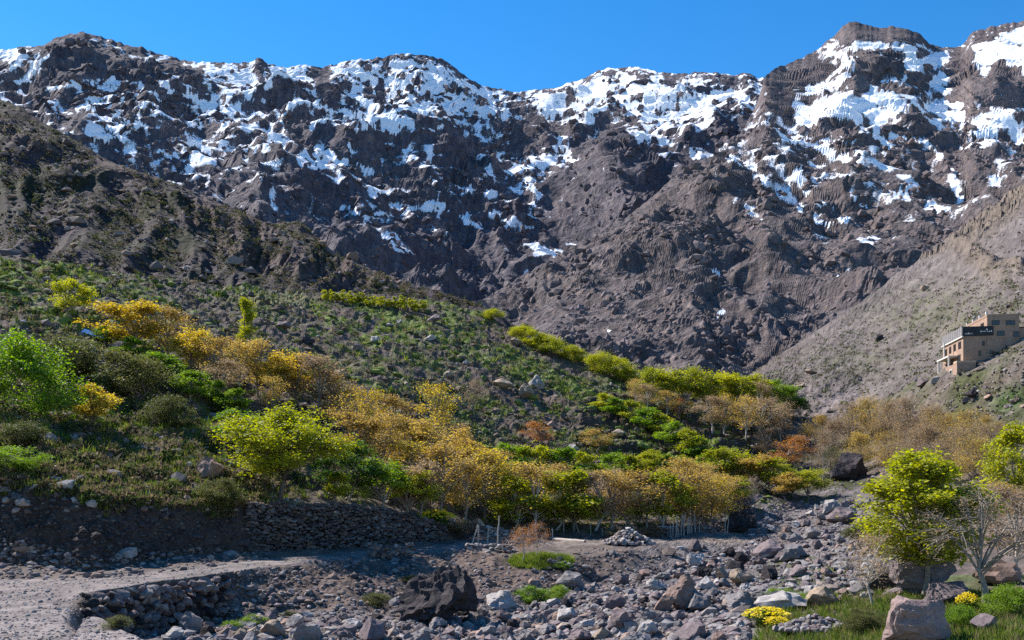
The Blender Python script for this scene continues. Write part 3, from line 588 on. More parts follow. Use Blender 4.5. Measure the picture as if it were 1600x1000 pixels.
def tree_meshes(name, seed, h=5.5, th=1.3, rx=2.3, rz=None, lobes=9, br=9, lpb=26, leaf=.17, lobe=.45, tr=.11, spread=.36, stems=1, twist=.3, taper=.35, zc=None, twigs=True, core=.3, qmin=-.85, dense=1.75, point=.25):
    """unit mesh pair (trunk with limbs and twigs, leaves) of a tree of height h, base at the origin"""
    rs = np.random.RandomState(seed); rz = rz or (h - th) / 2; zc = zc or (h - rz)
    A = Acc(); P = []
    fork = []
    for s_ in range(stems):
        off = rs.normal(size=3) * [.18, .18, 0] * (stems > 1)
        top = np.array([rs.normal() * .12 * h * twist, rs.normal() * .12 * h * twist, th * rs.uniform(.95, 1.2)]) + off * 2.5
        mid = (off + top) / 2 + rs.normal(size=3) * [.06, .06, 0] * h * twist
        pth = bez(off + [0, 0, -.25], mid, top, 7); A.add(*tube(pth, np.linspace(tr * 1.35, tr * .8, 7), 7)); fork.append(top)
        ext = bez(top, top + [0, 0, rz * .5], np.array([rs.normal() * .1 * rx, rs.normal() * .1 * rx, h - rz * .35]), 6)
        A.add(*tube(ext, np.linspace(tr * .75, tr * .15, 6), 5)); fork_ext = ext
    for k in range(lobes):
        a = k * 2.4 + rs.rand() * .9; q = rs.uniform(qmin, .95) if k else .85
        rr = math.sqrt(max(0, 1 - q * q * .92)) * rs.uniform(core, .8)
        if q < 0: rr *= 1 - taper * -q
        else: rr *= 1 - point * q
        c = np.array([math.cos(a) * rr * rx, math.sin(a) * rr * rx, zc + q * rz * .78])
        lr = lobe * rx * rs.uniform(.7, 1.25) * (1 - .25 * max(0, q))
        f = fork[k % stems]; st = f if rs.rand() < .55 else fork_ext[rs.randint(1, 4)]
        if c[2] < st[2] + .2: st = f + [0, 0, -th * .15]
        m_ = st * .45 + c * .55 + [0, 0, .12 * h * (1 if q > -.3 else -.2)]
        limb = bez(st, m_, c, 6); A.add(*tube(limb, np.linspace(tr * .5, tr * .2, 6), 5))
        for _ in range(br):
            d = rs.normal(size=3); d /= np.linalg.norm(d); e = c + d * lr * rs.uniform(.45, 1.0) * [1, 1, .85]
            if e[2] < th * .55: e[2] = th * .55 + rs.rand() * .3
            b0 = limb[rs.randint(3, 6)]; mm = (b0 + e) / 2 + rs.normal(size=3) * .1 * lr + [0, 0, .1 * lr]
            bp_ = bez(b0, mm, e, 4)
            if twigs: A.add(*tube(bp_, np.linspace(tr * .2, tr * .07, 4), 3))
            n = max(0, int(lpb * dense * rs.uniform(.35, 1.5)))
            t = rs.uniform(.35, 1.1, n)[:, None]
            P.append(b0 + (e - b0) * t + rs.normal(size=(n, 3)) * spread * lr * .6)
            for _t in range(2 if twigs else 0):
                g = bp_[rs.randint(1, 4)]; h_ = g + (d + rs.normal(size=3) * .7) * lr * .3
                A.add(*tube(np.array([g, (g + h_) / 2 + rs.normal(size=3) * .03, h_]), [tr * .09, tr * .06, tr * .03], 3))
    P = np.concatenate(P) if P else np.zeros((0, 3))
    tm = A.mesh(name + '_trunk', [BARK['grey']], True)
    cm = leaves_mesh(name + '_crown', P, leaf * .77, rs, LEAF['amber']) if len(P) else None
    return tm, cm, h
SHAPES = {}
for i in range(3):
    SHAPES['round', i] = tree_meshes('round', 100 + i, 5.5, .8, 1.9, lobes=19, br=8, lpb=22, leaf=.19, lobe=.42, tr=.065, taper=.2)
    SHAPES['open', i] = tree_meshes('open', 110 + i, 5.5, 1.1, 1.75, lobes=17, br=8, lpb=15, leaf=.14, lobe=.44, tr=.06, spread=.5, taper=.25)
    SHAPES['shrub', i] = tree_meshes('shrub', 120 + i, 2.0, .08, 1.25, lobes=20, br=9, lpb=38, leaf=.08, lobe=.42, tr=.018, stems=2, taper=-.1)
for i in range(2):
    SHAPES['upright', i] = tree_meshes('upright', 130 + i, 5.0, .45, 1.35, lobes=17, br=8, lpb=22, leaf=.2, lobe=.5, tr=.05, taper=.1)
    SHAPES['poplar', i] = tree_meshes('poplar', 140 + i, 6.0, .4, .75, lobes=22, br=7, lpb=24, leaf=.15, lobe=.6, tr=.04, taper=0, core=.05)
    SHAPES['sapling', i] = tree_meshes('sapling', 150 + i, 2.2, .2, .55, lobes=8, br=6, lpb=16, leaf=.15, lobe=.55, tr=.02)
SHAPES['hero', 0] = tree_meshes('hero', 161, 6.4, 1.2, 1.95, rz=2.75, lobes=70, br=9, lpb=24, leaf=.15, lobe=.30, tr=.06, zc=3.6, taper=.15, core=.1, point=.55, qmin=-.9)
SHAPES['broad', 0] = tree_meshes('broad', 162, 6.0, 1.0, 3.0, rz=2.4, lobes=46, br=10, lpb=28, leaf=.15, lobe=.30, tr=.06, zc=3.5, core=.1)
SHAPES['bare', 0] = tree_meshes('bare', 163, 4.6, 1.3, 2.2, rz=1.7, lobes=16, br=12, lpb=4, leaf=.10, lobe=.42, tr=.085, zc=2.9, taper=0, qmin=-.3)
SHAPES['thin', 0] = tree_meshes('thin', 164, 3.2, .9, 1.6, rz=1.2, lobes=12, br=10, lpb=7, leaf=.10, lobe=.5, tr=.035, taper=0)
SHAPES['twiggy', 0] = tree_meshes('twiggy', 165, 7.0, .8, 3.0, lobes=20, br=14, lpb=13, leaf=.17, lobe=.45, tr=.07, spread=.5, taper=.1)
SHAPES['twiggy', 1] = tree_meshes('twiggy', 166, 7.0, .8, 3.0, lobes=20, br=14, lpb=13, leaf=.17, lobe=.45, tr=.06, spread=.5, stems=2, taper=.1)
RT = random.Random(5)
def set_mat(o, m):
    o.material_slots[0].link = 'OBJECT'; o.material_slots[0].material = m
def tree(name, shape, px, py, hpx, wpx=None, leaf='amber', bark='grey', label='', group=None, cat='tree', crown='crown', trunk='trunk', dmin=0, at=None):
    k = shape if isinstance(shape, tuple) else (shape, RT.randrange(len([1 for q in SHAPES if q[0] == shape])))
    tm, cm, h0 = SHAPES[k]
    p = hit(px, py, dmin) if at is None else np.array(at)
    H = hpx * p[1] / F_PX; s_ = H / h0
    o = bpy.data.objects.new(name, None); COL.objects.link(o); o.empty_display_size = .3
    o.location = p; o.rotation_euler = (0, 0, RT.uniform(0, 6.28))
    bb = np.array([v.co[:] for v in ()]) if False else None
    sw = s_
    if wpx:
        w0 = W0.setdefault(k, width_of(cm or tm)); sw = wpx * p[1] / F_PX / w0
    o.scale = (sw, sw, s_)
    t = bpy.data.objects.new(trunk, tm); COL.objects.link(t); t.parent = o; set_mat(t, BARK[bark])
    if cm:
        c = bpy.data.objects.new(crown, cm); COL.objects.link(c); c.parent = o; set_mat(c, LEAF[leaf])
    o['label'] = label; o['category'] = cat
    if group: o['group'] = group
    return o
W0 = {}
def width_of(me):
    co = np.empty(len(me.vertices) * 3, np.float32); me.vertices.foreach_get('co', co); co = co.reshape(-1, 3)
    return float(np.percentile(co[:, 0], 98) - np.percentile(co[:, 0], 2))

T = tree
# ---- left slope
T('fruit_tree', 'round', 112, 497, 66, 56, 'lime', label='young yellow-green tree alone high on the grassy slope, above the blue tarp')
T('autumn_tree', 'round', 205, 552, 88, 92, 'gold', label='golden yellow tree topping the amber grove, just right of the blue tarp')
T('poplar', 'poplar', 384, 548, 92, 24, 'lime', label='slender pale green poplar rising out of the upper amber grove', cat='poplar')
for x, y, h, lf in [(262, 568, 86, 'amber'), (300, 590, 88, 'gold'), (335, 604, 90, 'amber'), (372, 612, 88, 'amber'), (405, 622, 92, 'amber'), (440, 632, 92, 'gold'), (470, 640, 90, 'amber'), (500, 650, 92, 'brown'), (352, 622, 66, 'brown'), (425, 648, 60, 'amber'), (300, 560, 52, 'olive'), (520, 664, 84, 'amber')]:
    T('autumn_tree', 'open' if lf != 'gold' else 'round', x, y, h * RT.uniform(.92, 1.12), h * RT.uniform(.66, .85), lf, label='leafing amber tree in the upper grove below the slender poplar', group='amber trees of the upper grove')
for i, (x, y, h) in enumerate([(166, 540, 34), (208, 566, 44), (240, 596, 52), (272, 604, 46), (300, 626, 52), (336, 634, 44), (368, 645, 42)]):
    T('leafy_shrub', 'upright', x, y, h, h * 1.0, 'green', label='%s bright green leafy bush in the row descending beside the amber grove' % ['topmost', 'second', 'third', 'fourth', 'fifth', 'sixth', 'lowest'][i], group='green bushes beside the amber grove', cat='bush')
T('fruit_tree', ('broad', 0), 437, 776, 152, 165, 'lime', 'dark', label='broad yellow-green tree standing on the edge of the long terrace wall')
T('leafy_shrub', 'round', 375, 702, 66, 70, 'green', label='green bush half hidden behind the left edge of the broad tree', cat='bush')
T('fruit_tree', 'round', 545, 783, 98, 85, 'deep', label='dark green tree right beside the broad yellow-green tree')
T('fruit_tree', 'upright', 525, 785, 52, 34, 'lime', label='small yellow-green sapling between broad tree and dark green tree on the wall top')
T('fruit_tree', 'round', 595, 794, 84, 84, 'green', label='bushy green tree near the right end of the long terrace wall')
T('fruit_tree', 'round', 640, 803, 72, 70, 'lime', label='low yellow-green tree above the yellow flowering bush')
# left bank shrubs
T('green_shrub', ('shrub', 0), 42, 652, 128, 132, 'green', 'dark', label='big rounded bright green shrub at the left edge of the slope', cat='shrub')
T('green_shrub', ('shrub', 1), 105, 600, 80, 110, 'olive', 'dark', label='dull olive shrub behind the big bright green shrub', cat='shrub')
T('green_shrub', ('shrub', 2), 205, 622, 76, 100, 'olive', 'dark', label='dull olive shrub below the pale stones near the blue tarp', cat='shrub')
T('yellow_shrub', ('upright', 0), 145, 664, 70, 62, 'gold', 'dark', label='small yellow-leaved bush standing in front of the dark hollow on the left slope', cat='shrub')
T('green_shrub', ('shrub', 1), 35, 700, 46, 66, 'olive', 'dark', label='low olive shrub below the big green shrub', cat='shrub')
T('green_shrub', ('shrub', 2), 20, 740, 44, 80, 'green', 'dark', label='low green shrub hanging over the dark cut bank at the left edge', cat='shrub')
T('green_shrub', ('shrub', 0), 265, 668, 50, 60, 'olive', 'dark', label='grey-green shrub in the middle of the lower left grassy slope', cat='shrub')
T('green_shrub', ('shrub', 1), 400, 712, 46, 56, 'green', 'dark', label='small green shrub left of the broad tree above the pink boulder', cat='shrub')
T('green_shrub', ('shrub', 2), 345, 790, 44, 60, 'olive', 'dark', label='grey-green shrub on the terrace edge below the pink boulder', cat='shrub')
# ---- main amber belt in the middle
for x, y, h, lf in [(545, 690, 92, 'amber'), (575, 700, 100, 'gold'), (610, 706, 96, 'amber'), (560, 740, 100, 'amber'), (600, 752, 105, 'amber'), (640, 745, 100, 'amber'), (680, 712, 112, 'gold'), (668, 770, 108, 'amber'), (705, 768, 112, 'amber'), (640, 780, 100, 'gold'), (735, 790, 110, 'amber'), (690, 806, 118, 'amber'), (655, 808, 86, 'brown'), (725, 816, 104, 'amber'), (760, 815, 116, 'gold'), (775, 792, 96, 'amber'), (715, 730, 70, 'brown')]:
    T('autumn_tree', 'open' if RT.random() < .6 else 'round', x, y, h * RT.uniform(.92, 1.12), h * RT.uniform(.62, .8), lf, label='leafing amber tree in the dense belt right of the terrace wall', group='amber trees of the middle belt')
T('autumn_tree', ('thin', 0), 742, 652, 62, 44, 'brown', label='small thin brown tree alone on the slope left of the pale rocks')
T('autumn_tree', 'open', 838, 702, 46, 44, 'rust', label='small brown tree just behind the row of green trees')
T('autumn_tree', 'open', 932, 708, 40, 46, 'amber', label='small faded brown tree beside the narrow grass terraces')
for i, (x, y, h) in enumerate([(792, 752, 66), (822, 756, 66), (852, 758, 68), (885, 760, 68), (912, 758, 58), (800, 770, 54), (955, 752, 50), (985, 752, 46), (1012, 748, 46)]):
    T('fruit_tree', 'upright', x, y, h, h * .85, 'lime' if i % 3 else 'green', label='bushy bright green tree in the row behind the roadside orchard', group='green trees behind the orchard')
for x, y, h, lf, w in [(802, 826, 92, 'lime', .8), (835, 828, 112, 'amber', .8), (868, 826, 100, 'lime', .9), (900, 828, 104, 'lime', .8), (930, 828, 96, 'brown', .8), (905, 832, 70, 'amber', .7), (955, 826, 96, 'amber', .8), (985, 822, 92, 'amber', .9), (1012, 824, 88, 'brown', .8), (1035, 826, 98, 'lime', .8), (1060, 828, 108, 'amber', .85), (1085, 830, 100, 'amber', .85), (1112, 830, 92, 'gold', .8), (1130, 824, 78, 'amber', .8), (1065, 800, 90, 'amber', .9), (880, 806, 86, 'amber', .9), (960, 806, 80, 'brown', .9), (1100, 800, 80, 'amber', .9)]:
    T('orchard_tree', 'open' if lf != 'lime' else 'upright', x, y, h, h * w, lf, 'pale' if RT.random() < .4 else 'grey', label='slim orchard tree in thin leaf on the flat behind the road', group='orchard trees behind the road')
T('fruit_tree', 'round', 998, 817, 46, 48, 'green', label='small bright green bush in front of the roadside orchard above the rubble heap')
for i, (x, y, h) in enumerate([(945, 645, 34), (962, 652, 34), (985, 662, 40), (1010, 676, 44), (1030, 682, 40), (1050, 700, 46), (1075, 716, 50), (1092, 722, 44), (1020, 735, 36), (1045, 740, 34), (1068, 738, 30), (1100, 740, 34)]):
    T('fruit_tree', 'upright', x, y, h, h * .9, 'green' if i % 2 else 'lime', label='small green fruit tree in the slanting line across the narrow terraces', group='green fruit trees across the terraces')
for x, y, h, lf in [(1128, 752, 56, 'lime'), (1155, 760, 62, 'lime'), (1180, 764, 58, 'amber'), (1203, 768, 56, 'lime'), (1120, 790, 56, 'amber'), (1145, 792, 50, 'lime'), (1240, 778, 52, 'lime'), (1265, 780, 50, 'lime'), (1228, 782, 46, 'amber')]:
    T('orchard_tree', 'round', x, y, h, h * .95, lf, label='low yellow-green tree at the upstream end of the orchard', group='yellow-green trees at the orchard end')
T('autumn_tree', ('thin', 0), 1176, 800, 58, 34, 'brown', 'pale', label='thin bare sapling beside the dark standing rock at the road bend')
# ---- crest bushes
for i, (x, y, h) in enumerate([(768, 500, 18), (812, 530, 24), (835, 542, 26), (858, 552, 28), (895, 566, 26), (935, 580, 32), (962, 592, 34), (982, 600, 26)]):
    T('crest_bush', 'shrub', x, y, h, h * 1.5, 'lime', label='yellow-green bush on the grassy hill skyline, %s from its upper end' % ['first', 'second', 'third', 'fourth', 'fifth', 'sixth', 'seventh', 'eighth'][i], group='bushes along the grassy crest', cat='bush')
for i in range(46):
    x = 505 + i * 3.6 + RT.uniform(-2, 2)
    T('sapling', 'sapling', x, 466 + (x - 500) * .1 + RT.uniform(0, 8), RT.uniform(12, 20), RT.uniform(6, 9), 'lime', label='thin yellow-green sapling in the thicket along the top of the grassy hill', group='saplings on the hill crest', cat='sapling')
# ---- grove at the valley head
for x, y, h, lf in [(1020, 632, 62, 'lime'), (1042, 638, 68, 'lime'), (1070, 640, 70, 'lime'), (1100, 642, 66, 'lime'), (1128, 640, 64, 'lime'), (1155, 642, 62, 'lime'), (1180, 640, 58, 'lime'), (1208, 646, 56, 'green'), (1230, 652, 52, 'green'), (1248, 655, 40, 'deep')]:
    T('grove_tree', 'round', x, y, h, h * .8, lf, label='sunlit green tree in the clump below the far scree', group='green trees at the valley head')
for x, y, h, lf in [(992, 632, 44, 'amber'), (1012, 640, 42, 'brown'), (1040, 650, 42, 'amber'), (1062, 655, 36, 'rust'), (1112, 676, 60, 'brown'), (1132, 682, 70, 'amber'), (1165, 686, 72, 'amber'), (1195, 688, 70, 'brown'), (1222, 690, 66, 'brown'), (1105, 640, 50, 'brown'), (1185, 650, 56, 'brown'), (1198, 715, 50, 'brown')]:
    T('grove_tree', 'open', x, y, h, h * .78, lf, 'pale', label='thinly leafed brown tree on the dark terrace below the green clump', group='brown trees on the dark terrace')
T('autumn_tree', 'open', 1240, 740, 62, 58, 'rust', label='round reddish brown tree left of the brown wood')
for x, y, h, lf in [(1278, 700, 58, 'amber'), (1300, 722, 68, 'brown'), (1330, 694, 74, 'brown'), (1362, 690, 70, 'amber'), (1395, 694, 72, 'brown'), (1425, 700, 78, 'brown'), (1455, 706, 76, 'brown'), (1480, 712, 78, 'amber'), (1515, 722, 80, 'amber'), (1540, 735, 70, 'brown'), (1345, 738, 72, 'amber'), (1390, 744, 76, 'amber'), (1450, 752, 98, 'brown'), (1490, 756, 88, 'brown'), (1525, 760, 80, 'amber'), (1300, 745, 52, 'olive'), (1420, 740, 80, 'brown'), (1545, 690, 44, 'amber')]:
    T('wood_tree', 'twiggy', x, y, h * RT.uniform(.9, 1.12), h * RT.uniform(.75, .95), lf, label='grey-brown twiggy tree in the wood below the hillside house', group='trees of the brown wood')
T('autumn_tree', ('thin', 0), 1285, 755, 62, 40, 'brown', 'pale', label='slim pale-stemmed tree left of the great dark boulder')
# ---- right foreground
T('poplar', ('hero', 0), 1440, 932, 248, 148, 'lime', 'grey', label='tall bright yellow-green tree standing among the boulders in the right foreground')
T('bare_tree', ('bare', 0), 1536, 948, 186, 150, 'brown', 'grey', label='bare pale-branched tree on the grass right of the bright green tree')
T('young_tree', ('thin', 0), 1366, 946, 118, 118, 'brown', 'pale', label='thin twiggy young tree left of the bright green tree')
T('poplar', 'upright', 1588, 800, 152, 74, 'lime', label='yellow-green tree cut by the right edge of the picture')
T('autumn_tree', 'open', 1588, 900, 150, 110, 'brown', 'pale', label='twiggy brown bush at the right edge behind the pink rock')
T('autumn_tree', 'open', 1555, 838, 90, 80, 'amber', 'pale', label='faded amber bush behind the bare pale tree')
# small red trees on the grass patch
T('green_shrub', ('shrub', 0), 1385, 870, 50, 70, 'brown', 'dark', label='dry brown bush behind the left side of the bright green tree', cat='shrub')
T('green_shrub', ('shrub', 1), 1345, 850, 34, 50, 'olive', 'dark', label='olive bush beside the stony bed left of the bright green tree', cat='shrub')
T('red_tree', ('thin', 0), 815, 881, 60, 56, 'rust', 'pale', label='small red-leaved tree with a pale stem on the bright grass patch, left of a pair')
T('red_tree', ('thin', 0), 838, 870, 56, 44, 'rust', 'pale', label='small red-leaved tree behind the bright grass patch, right of a pair')
T('autumn_tree', 'open', 4, 392, 60, 50, 'brown', label='reddish bare bush at the left edge on the hill crest', dmin=120)

# ------------------------------------------------------------------ rocks
from mathutils import noise as mnoise
def ico(sub):
    import bmesh
    bm = bmesh.new(); bmesh.ops.create_icosphere(bm, subdivisions=sub, radius=1.0)
    v = np.array([x.co[:] for x in bm.verts]); f = np.array([[q.index for q in p.verts] for p in bm.faces]); bm.free(); return v, f
ICO1, ICO2, ICO3 = ico(1), ico(2), ico(3)
def rock_verts(base, seed, cuts=9, rough=.16, lo=.55, hi=.85, flare=.12):
    rs = np.random.RandomState(seed); v = base * np.array([1, 1, 1.])
    off = Vector(rs.rand(3) * 50)
    if rough: v *= np.array([1 + .22 * mnoise.noise(Vector(p) * 1.3 + off) for p in v])[:, None]
    for _ in range(cuts):
        n = rs.normal(size=3); n /= np.linalg.norm(n); o = rs.uniform(lo, hi); d = v @ n
        v -= n * (np.maximum(0, d - o) * .97)[:, None]
    if rough: v *= np.array([1 + rough * (.6 * mnoise.noise(Vector(p) * 3 + off) + .45 * mnoise.noise(Vector(p) * 7 + off) + .3 * mnoise.noise(Vector(p) * 15 + off)) for p in v])[:, None]
    v[:, :2] *= (1 - flare * v[:, 2:3])
    v = v - (v.max(0) + v.min(0)) / 2
    return v / ((v.max(0) - v.min(0)) / 2)
ICO4 = ico(4)
BOULDERS = [mesh_arrays('boulder', rock_verts((ICO4 if i in (5, 7, 4) else ICO3)[0], 700 + i, 12 + i % 7, .17 + .05 * (i % 3), .36 + .08 * (i % 3), .70, .16) if i != 3 else rock_verts(ICO4[0], 777, 9, .55, .5, .8, .42), (ICO4 if i in (3, 5, 7, 4) else ICO3)[1], [ROCK['grey']]) for i in range(14)]
_blk = np.sign(ICO4[0]) * np.abs(ICO4[0]) ** .5
BOULDERS.append(mesh_arrays('boulder', rock_verts(_blk / np.abs(_blk).max(), 790, 5, .16, .82, .98, .04), ICO4[1], [ROCK['grey']]))
COBS = [rock_verts(ICO2[0], 800 + i, 8, .08, .45, .8) for i in range(8)]
COBS1 = [rock_verts(ICO1[0], 830 + i, 6, 0, .3, .7) for i in range(10)]
RB = random.Random(11); NRB = np.random.RandomState(12)
def boulder(px, py, wpx, hpx, kind='grey', label='', group=None, name='boulder', depth=1.0, sink=.22, mesh=None, rot=None, tilt=.15, cat='boulder', dmin=0):
    p = hit(px, py, dmin); s_ = p[1] / F_PX; w, h = wpx * s_ / 2, hpx * s_ / 2
    o = bpy.data.objects.new(name, BOULDERS[RB.randrange(14) if mesh is None else mesh]); COL.objects.link(o)
    h2 = h / (1 - sink * .5)
    o.location = (p[0], p[1] + w * depth * .5, p[2] + h2 * (1 - sink)); o.scale = (w, w * depth, h2)
    o.rotation_euler = (RB.uniform(-tilt, tilt), RB.uniform(-tilt, tilt), 0 if rot is None else rot)
    set_mat(o, ROCK[kind]); o['label'] = label; o['category'] = cat
    if group: o['group'] = group
    return o
B = boulder
B(680, 976, 136, 92, 'dark', 'huge dark angular boulder in the foreground at the foot of the road bank', depth=.8, mesh=3, sink=.12)
B(1071, 956, 56, 58, 'pink', 'upright pinkish boulder standing in the river bed below the road', depth=.8, mesh=5, sink=.1)
B(1442, 1012, 100, 78, 'brown', 'large squarish pink-brown boulder at the bottom edge in front of the bright green tree', depth=.8, mesh=14, sink=.1, tilt=.05)
B(1333, 752, 56, 46, 'dark', 'great dark boulder at the foot of the brown wood', depth=.9, mesh=2)
B(1452, 930, 100, 62, 'purple', 'large weathered grey boulder behind the trunk of the bright green tree', depth=.9, mesh=4)
B(1492, 945, 74, 36, 'purple', 'flat layered boulder between the green tree and the bare tree', mesh=6)
B(1568, 915, 74, 38, 'pink', 'pale pink rock lying behind the bare tree by the right edge', mesh=8)
B(1385, 925, 56, 40, 'dark', 'dark boulder behind the thin young tree', mesh=9)
B(1540, 985, 38, 26, 'purple', 'rounded grey stone in the grass right of the squarish pink boulder', mesh=1)
B(1290, 948, 56, 32, 'tan', 'tan flat-topped boulder at the back edge of the riverside grass', mesh=10)
B(1225, 952, 80, 28, 'pale', 'long pale slab at the edge of the riverside grass', mesh=11)
B(1162, 915, 44, 28, 'tan', 'tan boulder in the river bed right of the upright pink boulder', mesh=12)
B(1200, 872, 44, 30, 'purple', 'rounded purple-grey boulder beside the bend of the track', mesh=0)
B(1240, 876, 44, 28, 'grey', 'grey boulder right of the rounded one beside the bend of the track', mesh=13)
B(1320, 818, 44, 26, 'purple', 'grey boulder up the river bed behind the crown of the green tree', mesh=2)
B(1088, 862, 22, 20, 'purple', 'single stone sitting on the edge of the track in front of the stake fence', mesh=5)
B(1162, 833, 52, 40, 'dark', 'dark upright rock beside the road bend at the end of the stake fence', mesh=3, name='standing_rock', sink=.1)
B(1168, 795, 56, 24, 'purple', 'low brown rock behind the dark upright rock at the road bend', mesh=4)
B(326, 748, 44, 36, 'pink', 'rounded pink boulder alone on the lower left grassy slope', mesh=8)
B(371, 712, 16, 14, 'pale', 'small pale stone above the pink boulder on the left slope', mesh=1, cat='stone', name='stone')
B(838, 606, 26, 22, 'pale', 'pale angular rock on the hill, highest of three together', mesh=5)
B(820, 622, 30, 24, 'tan', 'tan rock on the hill just below the pale angular rock', mesh=7)
B(786, 606, 40, 16, 'tan', 'flat brown rock on the hill left of the pale angular rock', mesh=10)
for x, y, w, h, k, l in [(700, 590, 18, 12, 'tan', 'tan stone high on the hill above the golden tree'), (676, 502, 22, 12, 'purple', 'dark stone near the top of the grassy hill'), (622, 506, 14, 8, 'pale', 'pale stone on the green patch near the hill top'), (585, 535, 16, 11, 'pale', 'small pale stone in the middle of the green hillside patch'), (670, 532, 22, 9, 'pale', 'thin pale stone right of the green hillside patch'), (806, 540, 22, 14, 'tan', 'tan stone below the skyline bushes of the hill'), (728, 570, 12, 9, 'pale', 'little pale stone halfway up the hill'), (860, 668, 14, 11, 'pink', 'pinkish stone left of the narrow terraces'), (962, 682, 26, 14, 'tan', 'flat tan stone on the narrow grass terraces'), (895, 705, 20, 12, 'pale', 'pale stone beside the narrow terraces above the green row'), (540, 615, 22, 14, 'pale', 'pale stone at the right edge of the upper amber grove'), (530, 590, 30, 14, 'tan', 'low tan outcrop above the right end of the upper amber grove'), (440, 512, 26, 12, 'purple', 'brown stone on the hill right of the slender poplar'), (480, 540, 22, 14, 'dark', 'dark stone on the hill right of the slender poplar'), (185, 548, 26, 16, 'pink', 'pinkish stone just below the blue tarp'), (160, 552, 26, 8, 'pale', 'flat pale stone below the blue tarp'), (182, 532, 18, 14, 'pale', 'whitish stone between tarp and first green bush'), (70, 512, 22, 14, 'purple', 'brown stone near the left edge above the olive shrub'), (1270, 585, 24, 9, 'tan', 'thin tan slab on the scree above the valley head grove'), (1445, 602, 20, 13, 'purple', 'brown stone on the scree left below the house'), (1462, 598, 14, 11, 'pale', 'pale stone on the scree below the house'), (1522, 620, 22, 14, 'dark', 'dark stone with a lit top on the slope below the house'), (1512, 628, 16, 10, 'purple', 'brown stone on the slope under the dark one below the house'), (1375, 532, 14, 12, 'dark', 'dark stone on the open scree left of the house'), (1447, 454, 14, 9, 'tan', 'tan stone far up the right scree'), (1250, 605, 20, 9, 'tan', 'tan slab at the foot of the far scree')]:
    B(x, y, w, h, k, l, cat='stone', name='stone', group='loose stones on the slopes')

# the crowd of river boulders: the larger ones one by one
def in_river(x, y):
    if x < 205: return False
    if x < 330 and y > np.interp(x, [205, 330], [990, 1012]): return False
    lo = np.interp(x, [150, 250, 360, 450, 600, 740, 820, 900, 960, 1050, 1150, 1250, 1330], [994, 988, 975, 968, 968, 958, 940, 916, 905, 890, 872, 850, 820])
    if x > 1170 and y > 940: return False
    if 1050 < x < 1410 and np.interp(x, [1050, 1150, 1200, 1340, 1410], [885, 862, 790, 782, 800]) < y < 935: return True
    return y > lo and x < 1240
KW = {'grey': 'grey', 'purple': 'purple-grey', 'pink': 'pinkish', 'tan': 'tan', 'dark': 'dark', 'pale': 'pale grey'}
def place_words(x, y):
    if x < 360: return 'at the foot of the road wall'
    if x < 600: return 'left of the huge dark boulder'
    if x < 770: return 'beside the huge dark boulder'
    if x < 930: return 'below the bright grass patch'
    if x < 1045: return 'left of the upright pink boulder'
    if y > 895: return 'right of the upright pink boulder'
    if y > 845: return 'beside the track bend'
    return 'up beyond the track bend'
n_b_ = 0; taken = [(680, 960, 80), (1071, 940, 34), (1200, 860, 24), (1240, 864, 24), (1162, 905, 24)]
row = [(x, 1000 + RB.uniform(-8, 4), RB.uniform(26, 46)) for x in range(270, 600, 26)] + [(x, 985 + RB.uniform(-6, 4), RB.uniform(20, 34)) for x in range(400, 600, 30)]
cand = row + [(RB.uniform(160, 1410), 1012 - 232 * RB.random() ** 1.5, None) for _ in range(9000)]
for x, y, w in cand:
    if n_b_ >= 262: break
    if not in_river(x, y): continue
    d = hit(x, y)[1]
    if w is None:
        wm = min(2.2, max(.45, RB.lognormvariate(-.35, .42))); w = wm * F_PX / d
        if w < 11: w = RB.uniform(10, 16)
    if any((x - a) ** 2 + ((y - b) * 2.2) ** 2 < ((r + w) * .46) ** 2 for a, b, r in taken): continue
    taken.append((x, y, w)); n_b_ += 1
    k = RB.choices(['grey', 'purple', 'pale', 'pink', 'tan', 'dark'], [36, 28, 12, 10, 4, 10])[0]
    size = 'large' if w > 30 else 'medium' if w > 18 else 'small'
    B(x, y, w, w * RB.uniform(.5, .82), k, '%s %s river boulder %s' % (size, KW[k], place_words(x, y)), 'boulders of the river bed', depth=RB.uniform(.7, 1.2), tilt=.35, rot=RB.uniform(0, 6.28) if w < 24 else RB.uniform(-.4, .4))

def scatter_rocks(name, P, R, cols, protos, faces, label, sink=.35, tall=1.0):
    n = len(P); nv = len(protos[0]); V = np.empty((n, nv, 3), np.float32)
    ang = NRB.rand(n) * 6.28; c, s_ = np.cos(ang), np.sin(ang)
    idx = NRB.randint(0, len(protos), n); pr = np.array(protos)[idx]
    sc = np.stack([R * NRB.uniform(.8, 1.3, n), R * NRB.uniform(.7, 1.1, n), R * NRB.uniform(.45, .85, n) * tall], 1)
    v = pr * sc[:, None]
    V[..., 0] = v[..., 0] * c[:, None] - v[..., 1] * s_[:, None] + P[:, 0:1]; V[..., 1] = v[..., 0] * s_[:, None] + v[..., 1] * c[:, None] + P[:, 1:2]
    V[..., 2] = v[..., 2] + P[:, 2:3] + (sc[:, 2] * (1 - 2 * sink))[:, None]
    Fc = (faces[None] + (np.arange(n) * nv)[:, None, None]).reshape(-1, 3)
    o = link(name, mesh_arrays(name, V.reshape(-1, 3), Fc, [m_stone_v], False, np.repeat(cols, nv, 0) * .92), kind='stuff', label=label)
    return o
PAL = np.array([[.21, .19, .185], [.17, .135, .135], [.25, .20, .17], [.30, .27, .255], [.12, .10, .10], [.26, .18, .145]])
def stone_cols(n, wts=(34, 30, 12, 10, 8, 6), k=1.0):
    return PAL[NRB.choice(6, n, p=np.array(wts) / sum(wts))] * NRB.uniform(.7, 1.3, (n, 1)) * k
